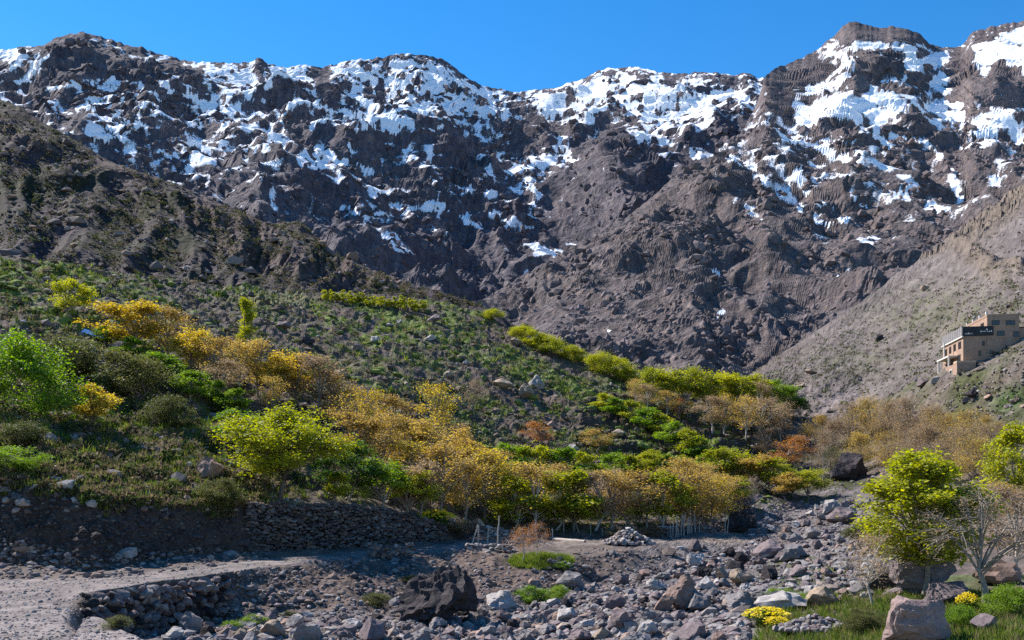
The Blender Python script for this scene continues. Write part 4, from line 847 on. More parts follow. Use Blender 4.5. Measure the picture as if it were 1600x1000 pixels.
def sample_px(n, box, ok, dlo=0):
    out = []
    xs = NRB.uniform(box[0], box[2], n); ys = NRB.uniform(box[1], box[3], n)
    for x, y in zip(xs, ys):
        if ok(x, y): out.append(hit(x, y, dlo))
    return np.array(out)
P = sample_px(21000, (150, 780, 1412, 1030), in_river)
R = np.minimum(np.maximum(NRB.lognormal(-2.2, .55, len(P)), P[:, 1] / F_PX * 1.3), .42)
big = R > .17
scatter_rocks('cobbles', P[big], R[big], stone_cols(big.sum()), COBS1, ICO1[1], 'grey and purple cobbles covering the river bed')['category'] = 'cobbles'
scatter_rocks('gravel', P[~big], R[~big], stone_cols((~big).sum()), COBS1, ICO1[1], 'small gravel between the boulders of the river bed')['category'] = 'gravel'
P = sample_px(2600, (-60, 760, 400, 880), lambda x, y: np.interp(x, [-60, 0, 150, 260, 400], [752, 758, 782, 800, 800]) < y < np.interp(x, [-60, 150, 300, 400], [880, 885, 866, 862]))
R = np.maximum(NRB.lognormal(-2.6, .5, len(P)), P[:, 1] / F_PX * 1.0)
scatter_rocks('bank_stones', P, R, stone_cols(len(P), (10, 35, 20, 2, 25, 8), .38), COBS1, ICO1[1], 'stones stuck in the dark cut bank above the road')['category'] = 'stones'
# debris on banks, road edges, bare slopes
def on_bank(x, y):
    return (360 < x < 900 and np.interp(x, [360, 450, 600, 735, 900], [893, 884, 866, 856, 875]) < y < np.interp(x, [360, 600, 740, 900], [972, 968, 960, 915])) or (0 < x < 420 and np.interp(x, [0, 150, 300, 420], [840, 870, 858, 862]) < y < np.interp(x, [0, 150, 300, 420], [905, 906, 890, 874])) or (900 < x < 1180 and 856 < y < 900)
P = sample_px(6500, (0, 830, 1180, 985), on_bank)
R = np.maximum(NRB.lognormal(-2.35, .45, len(P)), P[:, 1] / F_PX * 1.1)
scatter_rocks('rubble', P, R, stone_cols(len(P), (20, 34, 20, 8, 8, 10), .9), COBS1, ICO1[1], 'reddish brown rubble on the road banks')['category'] = 'rubble'
P = sample_px(9000, (-20, 845, 760, 1012), lambda x, y: (x < 150 and y > 905) or (x < 290 and y > np.interp(x, [120, 190, 290], [960, 988, 1002])) or (x >= 110 and np.interp(x, [110, 300, 600, 740], [905, 889, 859, 849]) < y < np.interp(x, [110, 300, 600, 740], [945, 903, 865, 854])))
R = np.maximum(NRB.lognormal(-3.35, .4, len(P)), P[:, 1] / F_PX * .5)
scatter_rocks('road_gravel', P, R, stone_cols(len(P), (30, 20, 20, 25, 5, 5), 1.1), COBS1, ICO1[1], 'loose gravel on the surface of the dirt road')['category'] = 'gravel'
P = sample_px(2600, (0, 400, 1250, 800), lambda x, y: (y > np.interp(x, [0, 500, 750, 1000, 1250], [405, 462, 495, 600, 660])))
R = np.maximum(NRB.lognormal(-1.75, .45, len(P)), P[:, 1] / F_PX * 1.1)
scatter_rocks('hillside_stones', P, R, stone_cols(len(P), (15, 25, 25, 15, 10, 10)), COBS1, ICO1[1], 'loose stones scattered over the grassy hillside')['category'] = 'stones'
P = sample_px(4200, (1160, 280, 1600, 760), lambda x, y: y > np.interp(x, [1160, 1250, 1350, 1450, 1600], [582, 540, 472, 402, 292]))
R = np.maximum(NRB.lognormal(-1.95, .5, len(P)), P[:, 1] / F_PX * .8)
scatter_rocks('scree_stones', P, R, stone_cols(len(P), (20, 25, 30, 12, 5, 8), 1.0), COBS1, ICO1[1], 'stones lying on the right scree slope')['category'] = 'stones'
def surf_pts(G, n, ok):
    u, PYg, Dg, Vg = G; i = NRB.randint(2, PYg.shape[0] - 2, n); j = NRB.randint(0, PYg.shape[1], n)
    m = ok(u[j], PYg[i, j]); return Vg[i[m], j[m]], u[j][m], PYg[i[m], j[m]]
P, _u, _p = surf_pts(darkG, 9000, lambda u, p: (u > -60) & (p < 470))
w_ = strokes(np.sort(_u)[None].repeat(1, 0), _p[None], OUT_D)[0] if False else None
R = np.maximum(NRB.lognormal(-.75, .55, len(P)), .35)
keep = NRB.rand(len(P)) < (.25 + .75 * (fbm(901, _u / 60., _p / 40., 3) > .1))
P, R = P[keep], R[keep]
scatter_rocks('outcrop_stones', P, R, stone_cols(len(P), (15, 25, 25, 3, 12, 25), .85), COBS1, ICO1[1], 'rough brown stones on the dark rocky hill')['category'] = 'stones'

P, _u, _p = surf_pts(rightG, 26000, lambda u, p: (u > 740) & (u < 1620) & (p > 215) & (p < 600))
keep = NRB.rand(len(P)) < np.clip(.12 + 1.5 * fbm(921, _u / 55., _p / 40., 3), .03, 1); P = P[keep][:5200]
R = np.clip(NRB.lognormal(-6.0, .45, len(P)), .0012, .006) * P[:, 1]
scatter_rocks('crag_blocks', P, R, np.array([[.175, .140, .138]]) * NRB.uniform(.7, 1.25, (len(P), 1)) * .9, COBS1, ICO1[1], 'broken crags and blocks on the spur above the valley', .5, 1.5)['category'] = 'blocks'
P, _u, _p = surf_pts(farG, 14000, lambda u, p: (u > -20) & (u < 1200) & (p > np.interp(u, crestF[:, 0], crestF[:, 1]) + 14) & (p < 480))
keep = NRB.rand(len(P)) < np.clip(.1 + 1.4 * fbm(931, _u / 45., _p / 30., 3), .02, 1); P = P[keep][:2600]
R = np.clip(NRB.lognormal(-6.15, .4, len(P)), .0012, .0042) * P[:, 1]
scatter_rocks('crag_blocks', P, R, np.array([[.150, .127, .140]]) * NRB.uniform(.7, 1.25, (len(P), 1)) * .9, COBS1, ICO1[1], 'dark crags standing out of the far snowy range', .4, 1.6)['category'] = 'blocks'

# ------------------------------------------------------------------ dry stone walls
def pathpts(lst):
    return np.array([[(px - 800) / F_PX * d, d] for px, d in lst])
def walk(path, step):
    seg = np.linalg.norm(np.diff(path, axis=0), axis=1); cum = np.concatenate([[0], np.cumsum(seg)])
    t = np.arange(step / 2, cum[-1], step); return np.stack([np.interp(t, cum, path[:, k]) for k in range(2)], 1), t / cum[-1]
WALL_ST = [mesh_arrays('wall_stone', c, ICO2[1], [ROCK['purple']]) for c in COBS]
def thing(name, label, cat, loc=(0, 0, 0), rz=0, group=None):
    o = bpy.data.objects.new(name, None); COL.objects.link(o); o.location = loc; o.rotation_euler = (0, 0, rz); o.empty_display_size = .3
    o['label'] = label; o['category'] = cat
    if group: o['group'] = group
    return o
# road wall: every stone a part
wp = pathpts([(126, 37.6), (160, 38.9), (200, 40.2), (250, 41.7), (300, 43.4), (356, 45.8)])
fw = thing('retaining_wall', 'dry stone wall in shadow holding up the road at lower left', 'wall', (wp[0, 0], wp[0, 1], zat(*wp[0])))
fw['kind'] = 'thing'
ztop = lambda t: CZ - 4.28 + .06 * math.sin(t * 20)
for r in range(8):
    q, t = walk(wp, .46); q = q + np.array([.0, .0])
    for (x, y), tt in zip(q, t):
        z = ztop(tt) - .14 - r * .265
        if z < CZ - 6.35: continue
        o = bpy.data.objects.new('stone', WALL_ST[RB.randrange(8)]); COL.objects.link(o); o.parent = fw
        xx = x + (.2 if r % 2 else 0) + RB.uniform(-.06, .06)
        o.location = Vector((xx, y + .05 - .03 * r + RB.uniform(-.06, .06), z + RB.uniform(-.1, .1))) - fw.location
        o.scale = (RB.uniform(.17, .36), RB.uniform(.16, .26), RB.uniform(.11, .25)); o.rotation_euler = (RB.uniform(-.4, .4), RB.uniform(-.6, .6), RB.uniform(-.3, .6))
        set_mat(o, ROCK[RB.choice(['purple', 'dark', 'grey', 'purple'])])
def stone_wall(name, path, zt, zb, label, size=.24, kcol=.8, batter=.12, wts=(20, 34, 20, 8, 12, 10)):
    P_, R_ = [], []
    q, t = walk(path, size * 1.35)
    for (x, y), tt in zip(q, t):
        top, bot = zt(tt, x, y), zb(tt, x, y); z = top
        k = 0
        while z > bot - size * .5:
            P_.append([x + (size * .6 if k % 2 else 0) + RB.uniform(-.05, .05), y - (top - z) * batter + RB.uniform(-.08, .08), z + RB.uniform(-.05, .05)]); R_.append(size * RB.uniform(.6, 1.1)); z -= size * RB.uniform(.8, 1.1); k += 1
    P_ = np.array(P_); o = scatter_rocks(name, P_, np.array(R_), stone_cols(len(P_), wts, kcol), COBS1, ICO1[1], label, .5)
    o['kind'] = 'thing'; o['category'] = 'wall'
    return o
lp = pathpts([(384, 60.0), (450, 62.2), (500, 63.8), (560, 66.6), (600, 68.9), (650, 71.6), (694, 74.0)])
def colz(x, y, k): 
    c = col_of(800 + x / y * F_PX); i = int(np.argmin(np.abs(GS - k))); return GZ[i, c]
stone_wall('terrace_wall', lp, lambda t, x, y: colz(x, y, 5.0) + .05, lambda t, x, y: colz(x, y, 4.0) - .1, 'long shaded dry stone terrace wall above the dirt road', .21, .55)
sp = pathpts([(728, 67.5), (760, 67.2), (800, 66.5)])
stone_wall('low_wall', sp, lambda t, x, y: CZ - 4.1, lambda t, x, y: zat(x, y) - .15, 'low stone wall with pale capping beside the bright grass patch', .24, 1.15, wts=(30, 20, 15, 25, 5, 5))
sp = pathpts([(745, 78.5), (785, 78.8), (832, 79.2)])
stone_wall('low_wall', sp, lambda t, x, y: CZ - 3.1 - 1.1 * t, lambda t, x, y: zat(x, y) - .15, 'stone wall sloping down behind the leaning fence poles', .25, 1.2, wts=(30, 15, 15, 35, 3, 2))
sp = pathpts([(856, 63.2), (890, 62.4), (925, 62.2)])
stone_wall('low_wall', sp, lambda t, x, y: CZ - 4.85 - .4 * t, lambda t, x, y: zat(x, y) - .3, 'mossy dark stone edge under the bright grass patch', .26, .8)
sp = pathpts([(1040, 84.5), (1090, 86.5), (1140, 91.5)])
stone_wall('low_wall', sp, lambda t, x, y: zat(x, y) + .55, lambda t, x, y: zat(x, y) - .15, 'low dark stone wall under the stake fence at the road bend', .24, .9)
sp = pathpts([(572, 60.2), (600, 60.6), (642, 61.6)])
stone_wall('low_wall', sp, lambda t, x, y: zat(x, y) + .75, lambda t, x, y: zat(x, y - 1.0) - .3, 'short shaded stone wall in the road bank above the huge dark boulder', .26, .7)
hp = hit(982, 850); n_ = 260; a_ = NRB.rand(n_) * 6.28; r_ = NRB.rand(n_) ** .5
P_ = np.stack([hp[0] + np.cos(a_) * r_ * 1.9, hp[1] + np.sin(a_) * r_ * 1.2, hp[2] + np.maximum(0, 1.15 * (1 - r_) + NRB.normal(size=n_) * .06)], 1)
o = scatter_rocks('stone_heap', P_, NRB.uniform(.12, .24, n_), stone_cols(n_, (35, 15, 15, 30, 3, 2), 1.2), COBS1, ICO1[1], 'heap of pale loose stones at the edge of the roadside orchard', .3); o['kind'] = 'thing'; o['category'] = 'stone heap'
hp = hit(1275, 985); n_ = 240; a_ = NRB.rand(n_) * 6.28; r_ = NRB.rand(n_) ** .5
P_ = np.stack([hp[0] + np.cos(a_) * r_ * 1.6, hp[1] + np.sin(a_) * r_ * 1.0, hp[2] + np.maximum(0, .55 * (1 - r_))], 1)
o = scatter_rocks('stone_heap', P_, NRB.uniform(.08, .17, n_), stone_cols(n_, (35, 30, 10, 10, 13, 2), .95), COBS1, ICO1[1], 'low heap of grey stones on the grass left of the squarish pink boulder', .3); o['kind'] = 'thing'; o['category'] = 'stone heap'

# ------------------------------------------------------------------ posts, stakes, log, tarp
m_wood = solid_mat('weathered_wood', (.46, .41, .36), (.28, .24, .21), 9, bump_dist=.02)
m_tarp = solid_mat('blue_tarp', (.02, .20, .62), (.01, .12, .42), 3, rough=.85, bump=.8, bump_dist=.15, spec=.1)
def pole(name, a, b, r0, r1, parent=None, m=None, **kw):
    a, b = np.array(a, float), np.array(b, float); org = a if parent is None else np.array(parent.location)
    j = np.array([[0, 0, 0], [.01, .01, 0], [-.012, .008, 0], [.008, -.01, 0], [0, 0, 0]]) * 2 * np.linalg.norm(b - a) / 2
    pth = a + (b - a) * np.linspace(0, 1, 5)[:, None] + j; v, f = tube(pth, np.linspace(r0, r1, 5), 7)
    n = len(v); v = np.concatenate([v, [pth[-1]]]); f = np.concatenate([f, [[n - 7 + k, n - 7 + (k + 1) % 7, n, n] for k in range(7)]]) if False else f
    o = link(name, mesh_arrays(name, v - org, f, [m or m_wood], True), parent, **kw)
    if parent is None: o.location = org
    return o
def at_px(px, py, d): return W(np.float64(px), np.float64(py), d)
for (x0, y0, x1, y1, d, l) in [(734, 858, 747, 820, 68.5, 'pale fence pole leaning right, leftmost behind the low wall'), (746, 856, 748, 821, 69.5, 'pale fence pole meeting the leaning pole at its top'), (761, 853, 763, 824, 70.5, 'pale fence pole with a light head, third behind the low wall'), (777, 852, 780, 806, 71.0, 'tall thin fence pole, fourth behind the low wall'), (803, 850, 805, 838, 72.0, 'short fence pole behind the red-leaved trees'), (864, 846, 863, 826, 79, 'short fence pole at the end of the pale log'), (852, 842, 852, 830, 81, 'short fence pole just behind the red-leaved trees')]:
    a_, b_ = at_px(x0, y0 + 4, d), at_px(x1, y1, d + .3); a_[2] = min(a_[2], zat(a_[0], a_[1]) - .1)
    pole('fence_post', a_, b_, .065, .045, label=l, category='post', group='fence poles behind the low wall')
a_, b_ = at_px(866, 843, 79.), at_px(914, 852, 76.); a_[2] = zat(a_[0], a_[1]) + .1; b_[2] = zat(b_[0], b_[1]) + .1
pole('log', a_, b_, .15, .11, label='pale bare log lying on the gravel right of the grass patch', category='log', m=BARK['pale'])
sf = thing('stake_fence', 'row of pale upright stakes in front of the orchard at the road bend', 'fence', at_px(1075, 838, 84.))
for i in range(17):
    x = 1048 + i * 3.1 + RB.uniform(-1.5, 1.5) + (38 if i > 14 else 0); d = 84 + i * .15; z0 = zat((x - 800) / F_PX * d, d)
    a_ = np.array([(x - 800) / F_PX * d, d, z0 - .2]); pole('stake', a_, a_ + [RB.uniform(-.18, .18), RB.uniform(-.1, .1), RB.uniform(1.3, 2.3)], .05, .035, sf)
for i in range(9):
    x = 880 + i * 19 + RB.uniform(-5, 5); d = 84.0; a_ = np.array([(x - 800) / F_PX * d, d, 0]); a_[2] = zat(a_[0], d) - .2
    pole('fence_post', a_, a_ + [RB.uniform(-.1, .1), 0, RB.uniform(.9, 1.4)], .045, .035, label='short wooden post along the orchard edge behind the gravel', category='post', group='posts along the orchard edge')
p_ = hit(1042, 832); pl = pole('plank', p_ + [-.9, 0, .5], p_ + [1.1, .3, .45], .09, .08, label='pale plank lying along the orchard edge left of the stake fence', category='plank', m=BARK['pale'])
# tarp: a rumpled sheet over a low ridge
tp = hit(146, 531); gu_, gv_ = np.meshgrid(np.linspace(-1, 1, 15), np.linspace(-1, 1, 9))
tz_ = .42 * np.exp(-(gv_ * 1.3) ** 2) * (1 - .25 * gu_) + .08 * fbm(77, gu_ * 2.2, gv_ * 2.2, 3)
tv = np.stack([gu_ * 1.05, gv_ * .8, tz_ - .28 * gu_], -1).reshape(-1, 3); tv2 = tv - [0, 0, .04]
ff = grid_faces(9, 15); tob = link('tarp', mesh_arrays('tarp', np.concatenate([tv, tv2]), np.concatenate([ff, ff[:, ::-1] + len(tv)]), [m_tarp], True), label='bright blue tarp on the left slope between olive shrub and golden tree', category='tarp'); tob.location = tp + [0, .4, .35]
# tan capstone perched behind the poles
B(747, 823, 20, 14, 'tan', 'rounded tan stone on the terrace just above the leaning fence poles', cat='stone', name='stone', group='loose stones on the slopes', sink=.1)
B(707, 822, 10, 12, 'pale', 'small white stone beside the yellow flowering bush', cat='stone', name='stone', group='loose stones on the slopes', sink=.1)

# ------------------------------------------------------------------ flowering bushes, mounds
m_bloom = leaf_mat('blossom_yellow', [(.62, .46, .02), (.75, .58, .02), (.8, .66, .05)], .3)
def bloom(px, py, w, h, label):
    o = tree('flowering_bush', ('shrub', 1), px, py, h, w, 'deep', 'dark', label=label, cat='flowering bush', group='yellow flowering bushes', crown='foliage', trunk='stem')
    rs = np.random.RandomState(int(px)); n = 420; a = rs.rand(n) * 6.28; r = rs.rand(n) ** .5 * 1.15
    P_ = np.stack([np.cos(a) * r, np.sin(a) * r, 2.0 * np.sqrt(np.maximum(0, 1 - (r / 1.4) ** 2)) + rs.normal(size=n) * .12], 1)
    c = bpy.data.objects.new('blossom', leaves_mesh('blossom', P_, .17, rs, m_bloom, .9)); COL.objects.link(c); c.parent = o
bloom(680, 822, 46, 24, 'bush covered in bright yellow flowers at the end of the terrace wall')
bloom(1198, 976, 52, 26, 'bush with yellow flowers on the riverside grass near the bottom edge')
bloom(1512, 958, 26, 30, 'small yellow flowering bush at the foot of the bare pale tree')
bloom(1215, 985, 30, 20, 'low yellow flowering clump in front of the riverside grass')
for x, y, h, w, lf, l in [(832, 944, 30, 46, 'green', 'rounded green shrub in the bank below the bright grass patch'), (872, 938, 24, 30, 'green', 'small green shrub right of the rounded one below the grass patch'), (590, 948, 24, 44, 'olive', 'low green shrub left of the huge dark boulder'), (640, 912, 14, 24, 'olive', 'tiny green shrub on the road bank above the huge dark boulder'), (395, 978, 18, 34, 'green', 'low green shrub at the right end of the road wall'), (360, 985, 16, 28, 'green', 'tiny green shrub among the stones below the road wall'), (182, 982, 20, 34, 'olive', 'yellowish green tussock shrub at the left foot of the road wall'), (452, 966, 12, 22, 'olive', 'tiny olive shrub on the bank between road wall and dark boulder'), (1225, 945, 26, 60, 'green', 'soft green shrub on the riverside grass behind the flowers'), (1505, 985, 40, 44, 'green', 'green shrub right of the squarish pink boulder'), (1350, 985, 34, 60, 'olive', 'olive shrub left of the squarish pink boulder'), (1575, 960, 46, 60, 'green', 'green shrub right of the bare pale tree'), (880, 890, 14, 24, 'green', 'little green shrub at the right rim of the grass patch'), (710, 838, 26, 50, 'brown', 'reddish brown bramble left of the fence poles'), (960, 842, 18, 34, 'brown', 'brown bramble behind the gravel left of the stone heap'), (1020, 838, 18, 34, 'brown', 'brown bramble behind the stone heap')]:
    T('green_shrub' if lf != 'brown' else 'bramble', 'shrub', x, y, h, w, lf, 'dark', label=l, cat='shrub', group='low shrubs by the river and road', crown='foliage', trunk='stem')

# ------------------------------------------------------------------ the house on the slope
m_adobe = solid_mat('adobe', (.40, .275, .20), (.29, .195, .145), 1.2, bump=.5, bump_dist=.06)
m_stucco = solid_mat('pale_stucco', (.56, .40, .28), (.47, .32, .22), 1.2, bump=.4, bump_dist=.05)
m_dark = solid_mat('dark_cladding', (.035, .038, .045), (.02, .022, .028), 2, rough=.5, bump=.2)
m_greyc = solid_mat('grey_cladding', (.22, .205, .21), (.15, .14, .15), 2, rough=.6, bump=.2)
m_glass = solid_mat('window_glass', (.03, .03, .035), (.02, .02, .025), 2, rough=.15, bump=.02, spec=.5)
m_frame = solid_mat('brown_frame', (.12, .07, .045), None, 5, bump=.1)
m_white = solid_mat('white_paint', (.75, .72, .66), (.6, .56, .5), 3, bump=.1)
m_roof = solid_mat('flat_roof_earth', (.36, .26, .19), (.26, .18, .13), 2)
ho = at_px(1505, 590, 136.); TH = math.radians(-9)
house = thing('stone_house', 'tan flat-roofed house stepping up the right slope under a dark cladding band', 'house', ho, TH)
def hbox(name, a0, a1, b0, b1, z0, z1, m, parent=None, bev=0):
    parent = parent or house
    v = np.array([[a, b, z] for z in (z0, z1) for b in (b0, b1) for a in (a0, a1)], float)
    f = np.array([[0, 2, 3, 1], [4, 5, 7, 6], [0, 1, 5, 4], [2, 6, 7, 3], [0, 4, 6, 2], [1, 3, 7, 5]])
    return link(name, mesh_arrays(name, v, f, [m]), parent)
def ring(name, a0, a1, b0, b1, z0, z1, t, m, parent=None):
    """parapet: four butted walls as one mesh"""
    A = Acc(); f = np.array([[0, 2, 3, 1], [4, 5, 7, 6], [0, 1, 5, 4], [2, 6, 7, 3], [0, 4, 6, 2], [1, 3, 7, 5]])
    for x0, x1, y0, y1 in [(a0, a1, b0, b0 + t), (a0, a1, b1 - t, b1), (a0, a0 + t, b0 + t, b1 - t), (a1 - t, a1, b0 + t, b1 - t)]:
        A.add(np.array([[a, b, z] for z in (z0, z1) for b in (y0, y1) for a in (x0, x1)], float), f)
    return link(name, A.mesh(name, [m]), parent or house)
def win_front(a, z, w, h, b=0.0, m=None):
    f = hbox('window', a - w / 2, a + w / 2, b - .05, b + .02, z, z + h, m_frame); t = .06
    hbox('pane', a - w / 2 + t, a - .02, b - .065, b - .052, z + t, z + h - t, m_glass, f); hbox('pane', a + .02, a + w / 2 - t, b - .065, b - .052, z + t, z + h - t, m_glass, f)
    hbox('sill', a - w / 2 - .05, a + w / 2 + .05, b - .12, b - .003, z - .08, z - .004, m_stucco, f)
def win_left(b, z, w, h, a=0.0):
    f = hbox('window', a - .05, a + .02, b - w / 2, b + w / 2, z, z + h, m_frame); t = .06
    hbox('pane', a - .065, a - .052, b - w / 2 + t, b - .02, z + t, z + h - t, m_glass, f); hbox('pane', a - .065, a - .052, b + .02, b + w / 2 - t, z + t, z + h - t, m_glass, f)
hbox('wall', 0, 4.2, 0, 10, -1.5, 5.85, m_adobe)
cl = hbox('cladding', -.12, 4.0, -.14, -.004, 5.87, 7.2, m_dark); hbox('cladding', -.14, -.004, -.004, 10.1, 5.87, 7.2, m_greyc)
hbox('ledge', -.3, 4.0, -.3, 10.1, 5.70, 5.845, m_white) if False else hbox('ledge', -.22, -.003, -.2, 10.1, 5.72, 5.866, m_white)
hbox('roof', .003, 3.1, .003, 9.9, 5.86, 6.3, m_roof)
for i, (a, w, z) in enumerate([(.2, .16, 6.12), (.42, .12, 6.1), (.6, .2, 6.1), (.9, .12, 6.12), (1.1, .1, 6.1), (2.25, .18, 6.35), (2.5, .2, 6.4), (2.78, .14, 6.38), (3.0, .22, 6.62), (3.1, .16, 6.38), (3.35, .2, 6.38), (3.62, .16, 6.36)]):
    hbox('lettering', a, a + w, -.155, -.143, z, z + .12 + .05 * (i % 3), m_white, cl)
for i in range(9): hbox('cladding_post', -.17, -.143, .5 + i * 1.1, .58 + i * 1.1, 5.9, 7.25, m_white)
hbox('wall', 3.16, 7.4, -.06, 9.2, -1.5, 8.55, m_adobe); ring('parapet', 3.12, 7.44, -.1, 9.24, 8.555, 8.85, .25, m_adobe)
hbox('roof', 3.38, 7.18, .16, 8.98, 8.553, 8.6, m_roof)
hbox('wall', 7.404, 8.8, .3, 6, -1.5, 6.9, m_adobe); hbox('parapet', 7.404, 8.85, .25, 6.05, 6.904, 7.05, m_frame)
for i, b in enumerate((.3, 3.2, 6.2, 9.0)): hbox('chimney', 3.1, 3.4, b, b + .3, 8.853, 9.35 - .08 * i, m_white)
win_front(4.3, 7.25, 1.0, .75, -.06); win_front(6.25, 7.2, 1.2, .75, -.06); win_front(4.95, 5.75, 1.0, .75, -.06); win_front(7.0, 5.5, .75, .9, -.06)
win_front(2.7, 4.4, .32, .7); win_front(2.2, 3.0, .32, .75); win_front(1.0, 1.9, .3, .6); win_front(3.7, 3.2, .4, .6, -.06)
dr = hbox('door', 4.2, 5.0, -.1, -.064, 1.4, 3.4, m_frame); hbox('handle', 4.85, 4.9, -.16, -.103, 2.3, 2.45, m_white, dr)
for b, z, w, h in [(1.6, 4.3, 1.3, 1.0), (4.0, 4.3, 1.1, 1.0), (6.2, 4.25, 1.0, 1.0), (8.3, 4.2, 1.0, 1.0), (2.0, 2.3, 1.6, 1.2), (5.0, 2.0, 1.3, 1.3)]: win_left(b, z, w, h)
win_left(2.0, 7.25, 1.4, .7, 3.16); win_left(5.5, 7.25, 1.3, .7, 3.16)
hbox('balcony', -1.3, -.003, 2.6, 8.5, 3.3, 3.5, m_white); hbox('post', -1.25, -1.05, 2.7, 2.9, .9, 3.295, m_white); hbox('post', -1.25, -1.05, 7.9, 8.1, .4, 3.295, m_white); hbox('post', -1.25, -1.1, 5.0, 5.15, 3.505, 5.7, m_white)
hbox('annex_wall', -1.3, 1.2, -1.6, 4.0, -1.8, 1.9, m_adobe); ring('annex_parapet', -1.33, 1.23, -1.63, -.05, 1.905, 2.2, .18, m_stucco)
fr = hbox('window', -1.36, -1.28, .5, 1.7, .2, 1.3, m_white); hbox('pane', -1.375, -1.362, .62, 1.58, .32, 1.18, m_glass, fr)

# ------------------------------------------------------------------ grass and low cover
def grass(name, P, H, cols, blades, label, width=.07, spread=.22, lean=.5):
    n = len(P); k = blades
    base = P[:, None] + NRB.normal(size=(n, k, 3)) * [1, 1, 0] * (spread * H)[:, None, None]
    d = NRB.normal(size=(n, k, 3)) * [lean, lean, 0] + (base - P[:, None]) / (H[:, None, None] + 1e-6) * .8; d[..., 2] = 1
    d /= np.linalg.norm(d, axis=-1, keepdims=True)
    hh = H[:, None, None] * NRB.uniform(.55, 1.15, (n, k, 1)); a = NRB.rand(n, k) * 6.28
    w = np.stack([np.cos(a), np.sin(a), 0 * a], -1) * width * H[:, None, None]
    V = np.stack([base - w - [0, 0, .05], base + w - [0, 0, .05], base + d * hh], 2).reshape(-1, 3)
    c = np.repeat(cols[:, None], k, 1) * NRB.uniform(.7, 1.3, (n, k, 1)); c = .8 * np.repeat(c.reshape(-1, 3), 3, 0)
    return link(name, mesh_arrays(name, V, np.arange(len(V)).reshape(-1, 3), [m_grass], False, c), kind='stuff', label=label, category='grass')
GREENG = green
def sample_mask(n, box, wfun):
    xs = NRB.uniform(box[0], box[2], n); ys = NRB.uniform(box[1], box[3], n); out, ww = [], []
    for x, y in zip(xs, ys):
        p = hit(x, y); c = col_of(x); i = int(np.searchsorted(GD[:, c], p[1])); i = min(max(i, 0), len(GS) - 1)
        w = wfun(x, y, i, c)
        if NRB.rand() < w: out.append(p); ww.append(w)
    return np.array(out), np.array(ww)
gp = np.array([[.12, .18, .028], [.19, .23, .04], [.075, .115, .024], [.22, .19, .08], [.26, .20, .12]])
def gcols(n, w): return gp[NRB.choice(5, n, p=np.array(w) / sum(w))]
P, _ = sample_mask(21000, (-40, 400, 1240, 830), lambda x, y, i, c: GREENG[i, c] ** 1.4 * 1.25 + .03 if 4.9 < GS[i] < 9.1 else 0)
grass('grass', P, np.clip(NRB.lognormal(-.95, .3, len(P)), .2, .8) * (.6 + P[:, 1] / 200), gcols(len(P), (34, 30, 20, 10, 6)), 9, 'tussocky green grass over the left hillside', .10)
P, _ = sample_mask(5200, (-40, 620, 480, 830), lambda x, y, i, c: .65 if 4.85 < GS[i] < 6.3 else 0)
grass('dry_grass', P, NRB.uniform(.22, .55, len(P)), gcols(len(P), (24, 22, 14, 20, 20)), 12, 'straw-coloured dry grass fringing the cut bank', .07)
P = sample_px(3600, (1150, 925, 1640, 1015), lambda x, y: x > 1185 + max(0, 965 - y) * 1.2)
grass('lawn', P, NRB.uniform(.18, .42, len(P)), gcols(len(P), (34, 22, 18, 16, 10)), 10, 'long green grass on the bank at lower right', .08)
P = sample_px(1500, (790, 864, 905, 892), lambda x, y: ((x - 845) / 50) ** 2 + ((y - 878) / 12) ** 2 < 1)
grass('grass', P, NRB.uniform(.18, .4, len(P)), gcols(len(P), (40, 55, 0, 5, 0)) * 1.25, 10, 'bright green grass patch under the red-leaved trees', .08)
P, _ = sample_mask(5000, (760, 690, 1340, 840), lambda x, y, i, c: .5 if 4.3 < GS[i] < 8 else 0)
grass('orchard_grass', P, NRB.uniform(.2, .45, len(P)), gcols(len(P), (40, 24, 24, 8, 4)), 8, 'dark green grass under the orchard trees', .09)
P, _w = sample_mask(5200, (-40, 405, 1240, 790), lambda x, y, i, c: .25 + .6 * GREENG[i, c] if 5.2 < GS[i] < 9.1 else 0)
_w = _w[P[:, 1] > 92]; P = P[P[:, 1] > 92]
hc = np.where((NRB.rand(len(P)) < .25 + _w * .6)[:, None], np.array([[.105, .14, .032]]), np.array([[.12, .092, .07]])) * NRB.uniform(.7, 1.35, (len(P), 1))
scatter_rocks('hummocks', P, NRB.uniform(.25, .75, len(P)), hc, COBS1, ICO1[1], 'grassy hummocks and earth clods over the left hillside', .5)['category'] = 'hummocks'
# cushion shrubs: little domes of leaves, too many to count
def cushions(name, P, Rr, cols, label, nl=16):
    n = len(P); d = NRB.normal(size=(n, nl, 3)); d /= np.linalg.norm(d, axis=-1, keepdims=True); d[..., 2] = np.abs(d[..., 2]) * .8
    c = P[:, None] + d * Rr[:, None, None] * NRB.uniform(.6, 1, (n, nl, 1))
    t = np.cross(d, NRB.normal(size=(n, nl, 3))); t /= np.linalg.norm(t, axis=-1, keepdims=True) + 1e-9
    up = d + NRB.normal(size=d.shape) * .4; L = Rr[:, None, None] * .5
    V = np.stack([c - t * L * .6, c + t * L * .6, c + up * L], 2).reshape(-1, 3)
    cc = np.repeat((np.repeat(cols[:, None], nl, 1) * NRB.uniform(.6, 1.4, (n, nl, 1))).reshape(-1, 3), 3, 0)
    return link(name, mesh_arrays(name, V, np.arange(len(V)).reshape(-1, 3), [m_grass], False, cc), kind='stuff', label=label, category='shrubs')
cp = np.array([[.075, .075, .035], [.10, .085, .055], [.055, .07, .025], [.13, .105, .075]])
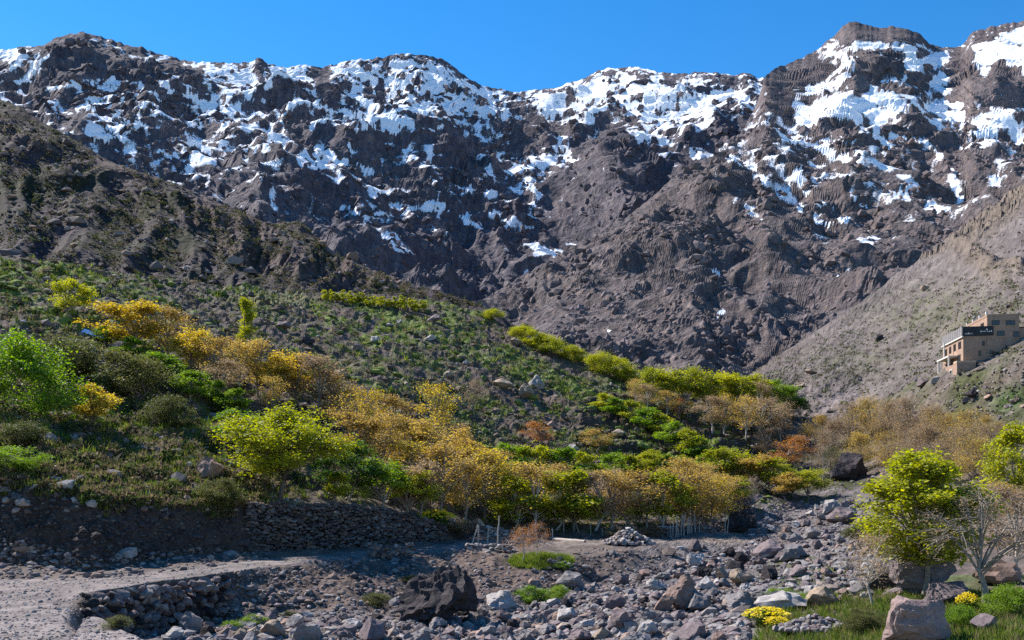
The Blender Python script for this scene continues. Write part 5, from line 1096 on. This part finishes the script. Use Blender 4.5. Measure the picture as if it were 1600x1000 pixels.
P, _ = sample_mask(5200, (-40, 400, 1240, 760), lambda x, y, i, c: .75 if 5.3 < GS[i] < 9.1 else 0)
cushions('cushion_shrubs', P, NRB.uniform(.25, .6, len(P)), cp[NRB.choice(4, len(P))], 'low brown and olive cushion shrubs dotting the left hillside')
P, _ = sample_mask(1500, (-40, 690, 420, 815), lambda x, y, i, c: .8 if 4.9 < GS[i] < 5.5 else 0)
cushions('dry_shrubs', P, NRB.uniform(.18, .42, len(P)), np.array([[.15, .11, .075], [.11, .09, .05], [.08, .10, .03]])[NRB.choice(3, len(P))], 'dry straw-brown tussocks hanging over the cut bank', 30)
P, _u, _p = surf_pts(darkG, 9000, lambda u, p: (u > -60) & (p < 480))
keep = fbm(911, _u / 70., _p / 45., 3) > -.15; P = P[keep]
cushions('hill_shrubs', P, NRB.uniform(.5, 1.3, len(P)), cp[NRB.choice(3, len(P))] * .8, 'dark olive scrub on the rocky hill behind the crest', 12)
P = sample_px(4200, (1160, 290, 1600, 740), lambda x, y: y > np.interp(x, [1160, 1250, 1350, 1450, 1600], [582, 540, 472, 402, 292]) and NRB.rand() < .15 + .85 * math.exp(-((y - np.interp(x, [1200, 1600], [600, 470])) / 60) ** 2))
cushions('scree_shrubs', P, NRB.uniform(.3, .7, len(P)), cp[NRB.choice(4, len(P), p=[.4, .1, .4, .1])] * 1.1, 'olive scrub dotting the right scree slope', 12)

# ------------------------------------------------------------------ labels: number the look-alikes of a group from the left
ORD = 'first second third fourth fifth sixth seventh eighth ninth tenth eleventh twelfth thirteenth fourteenth fifteenth sixteenth seventeenth eighteenth nineteenth twentieth'.split()
same = {}
for o in COL.objects:
    if o.parent is None and o.get('label'): same.setdefault(o['label'], []).append(o)
for lab, lst in same.items():
    if 2 <= len(lst) <= 20 and len(lab.split()) <= 13:
        lst.sort(key=lambda o: o.location.x / max(1, o.location.y))
        for i, o in enumerate(lst): o['label'] = lab + ', %s from %sleft' % (ORD[i], 'the ' if len(lab.split()) <= 12 else '')
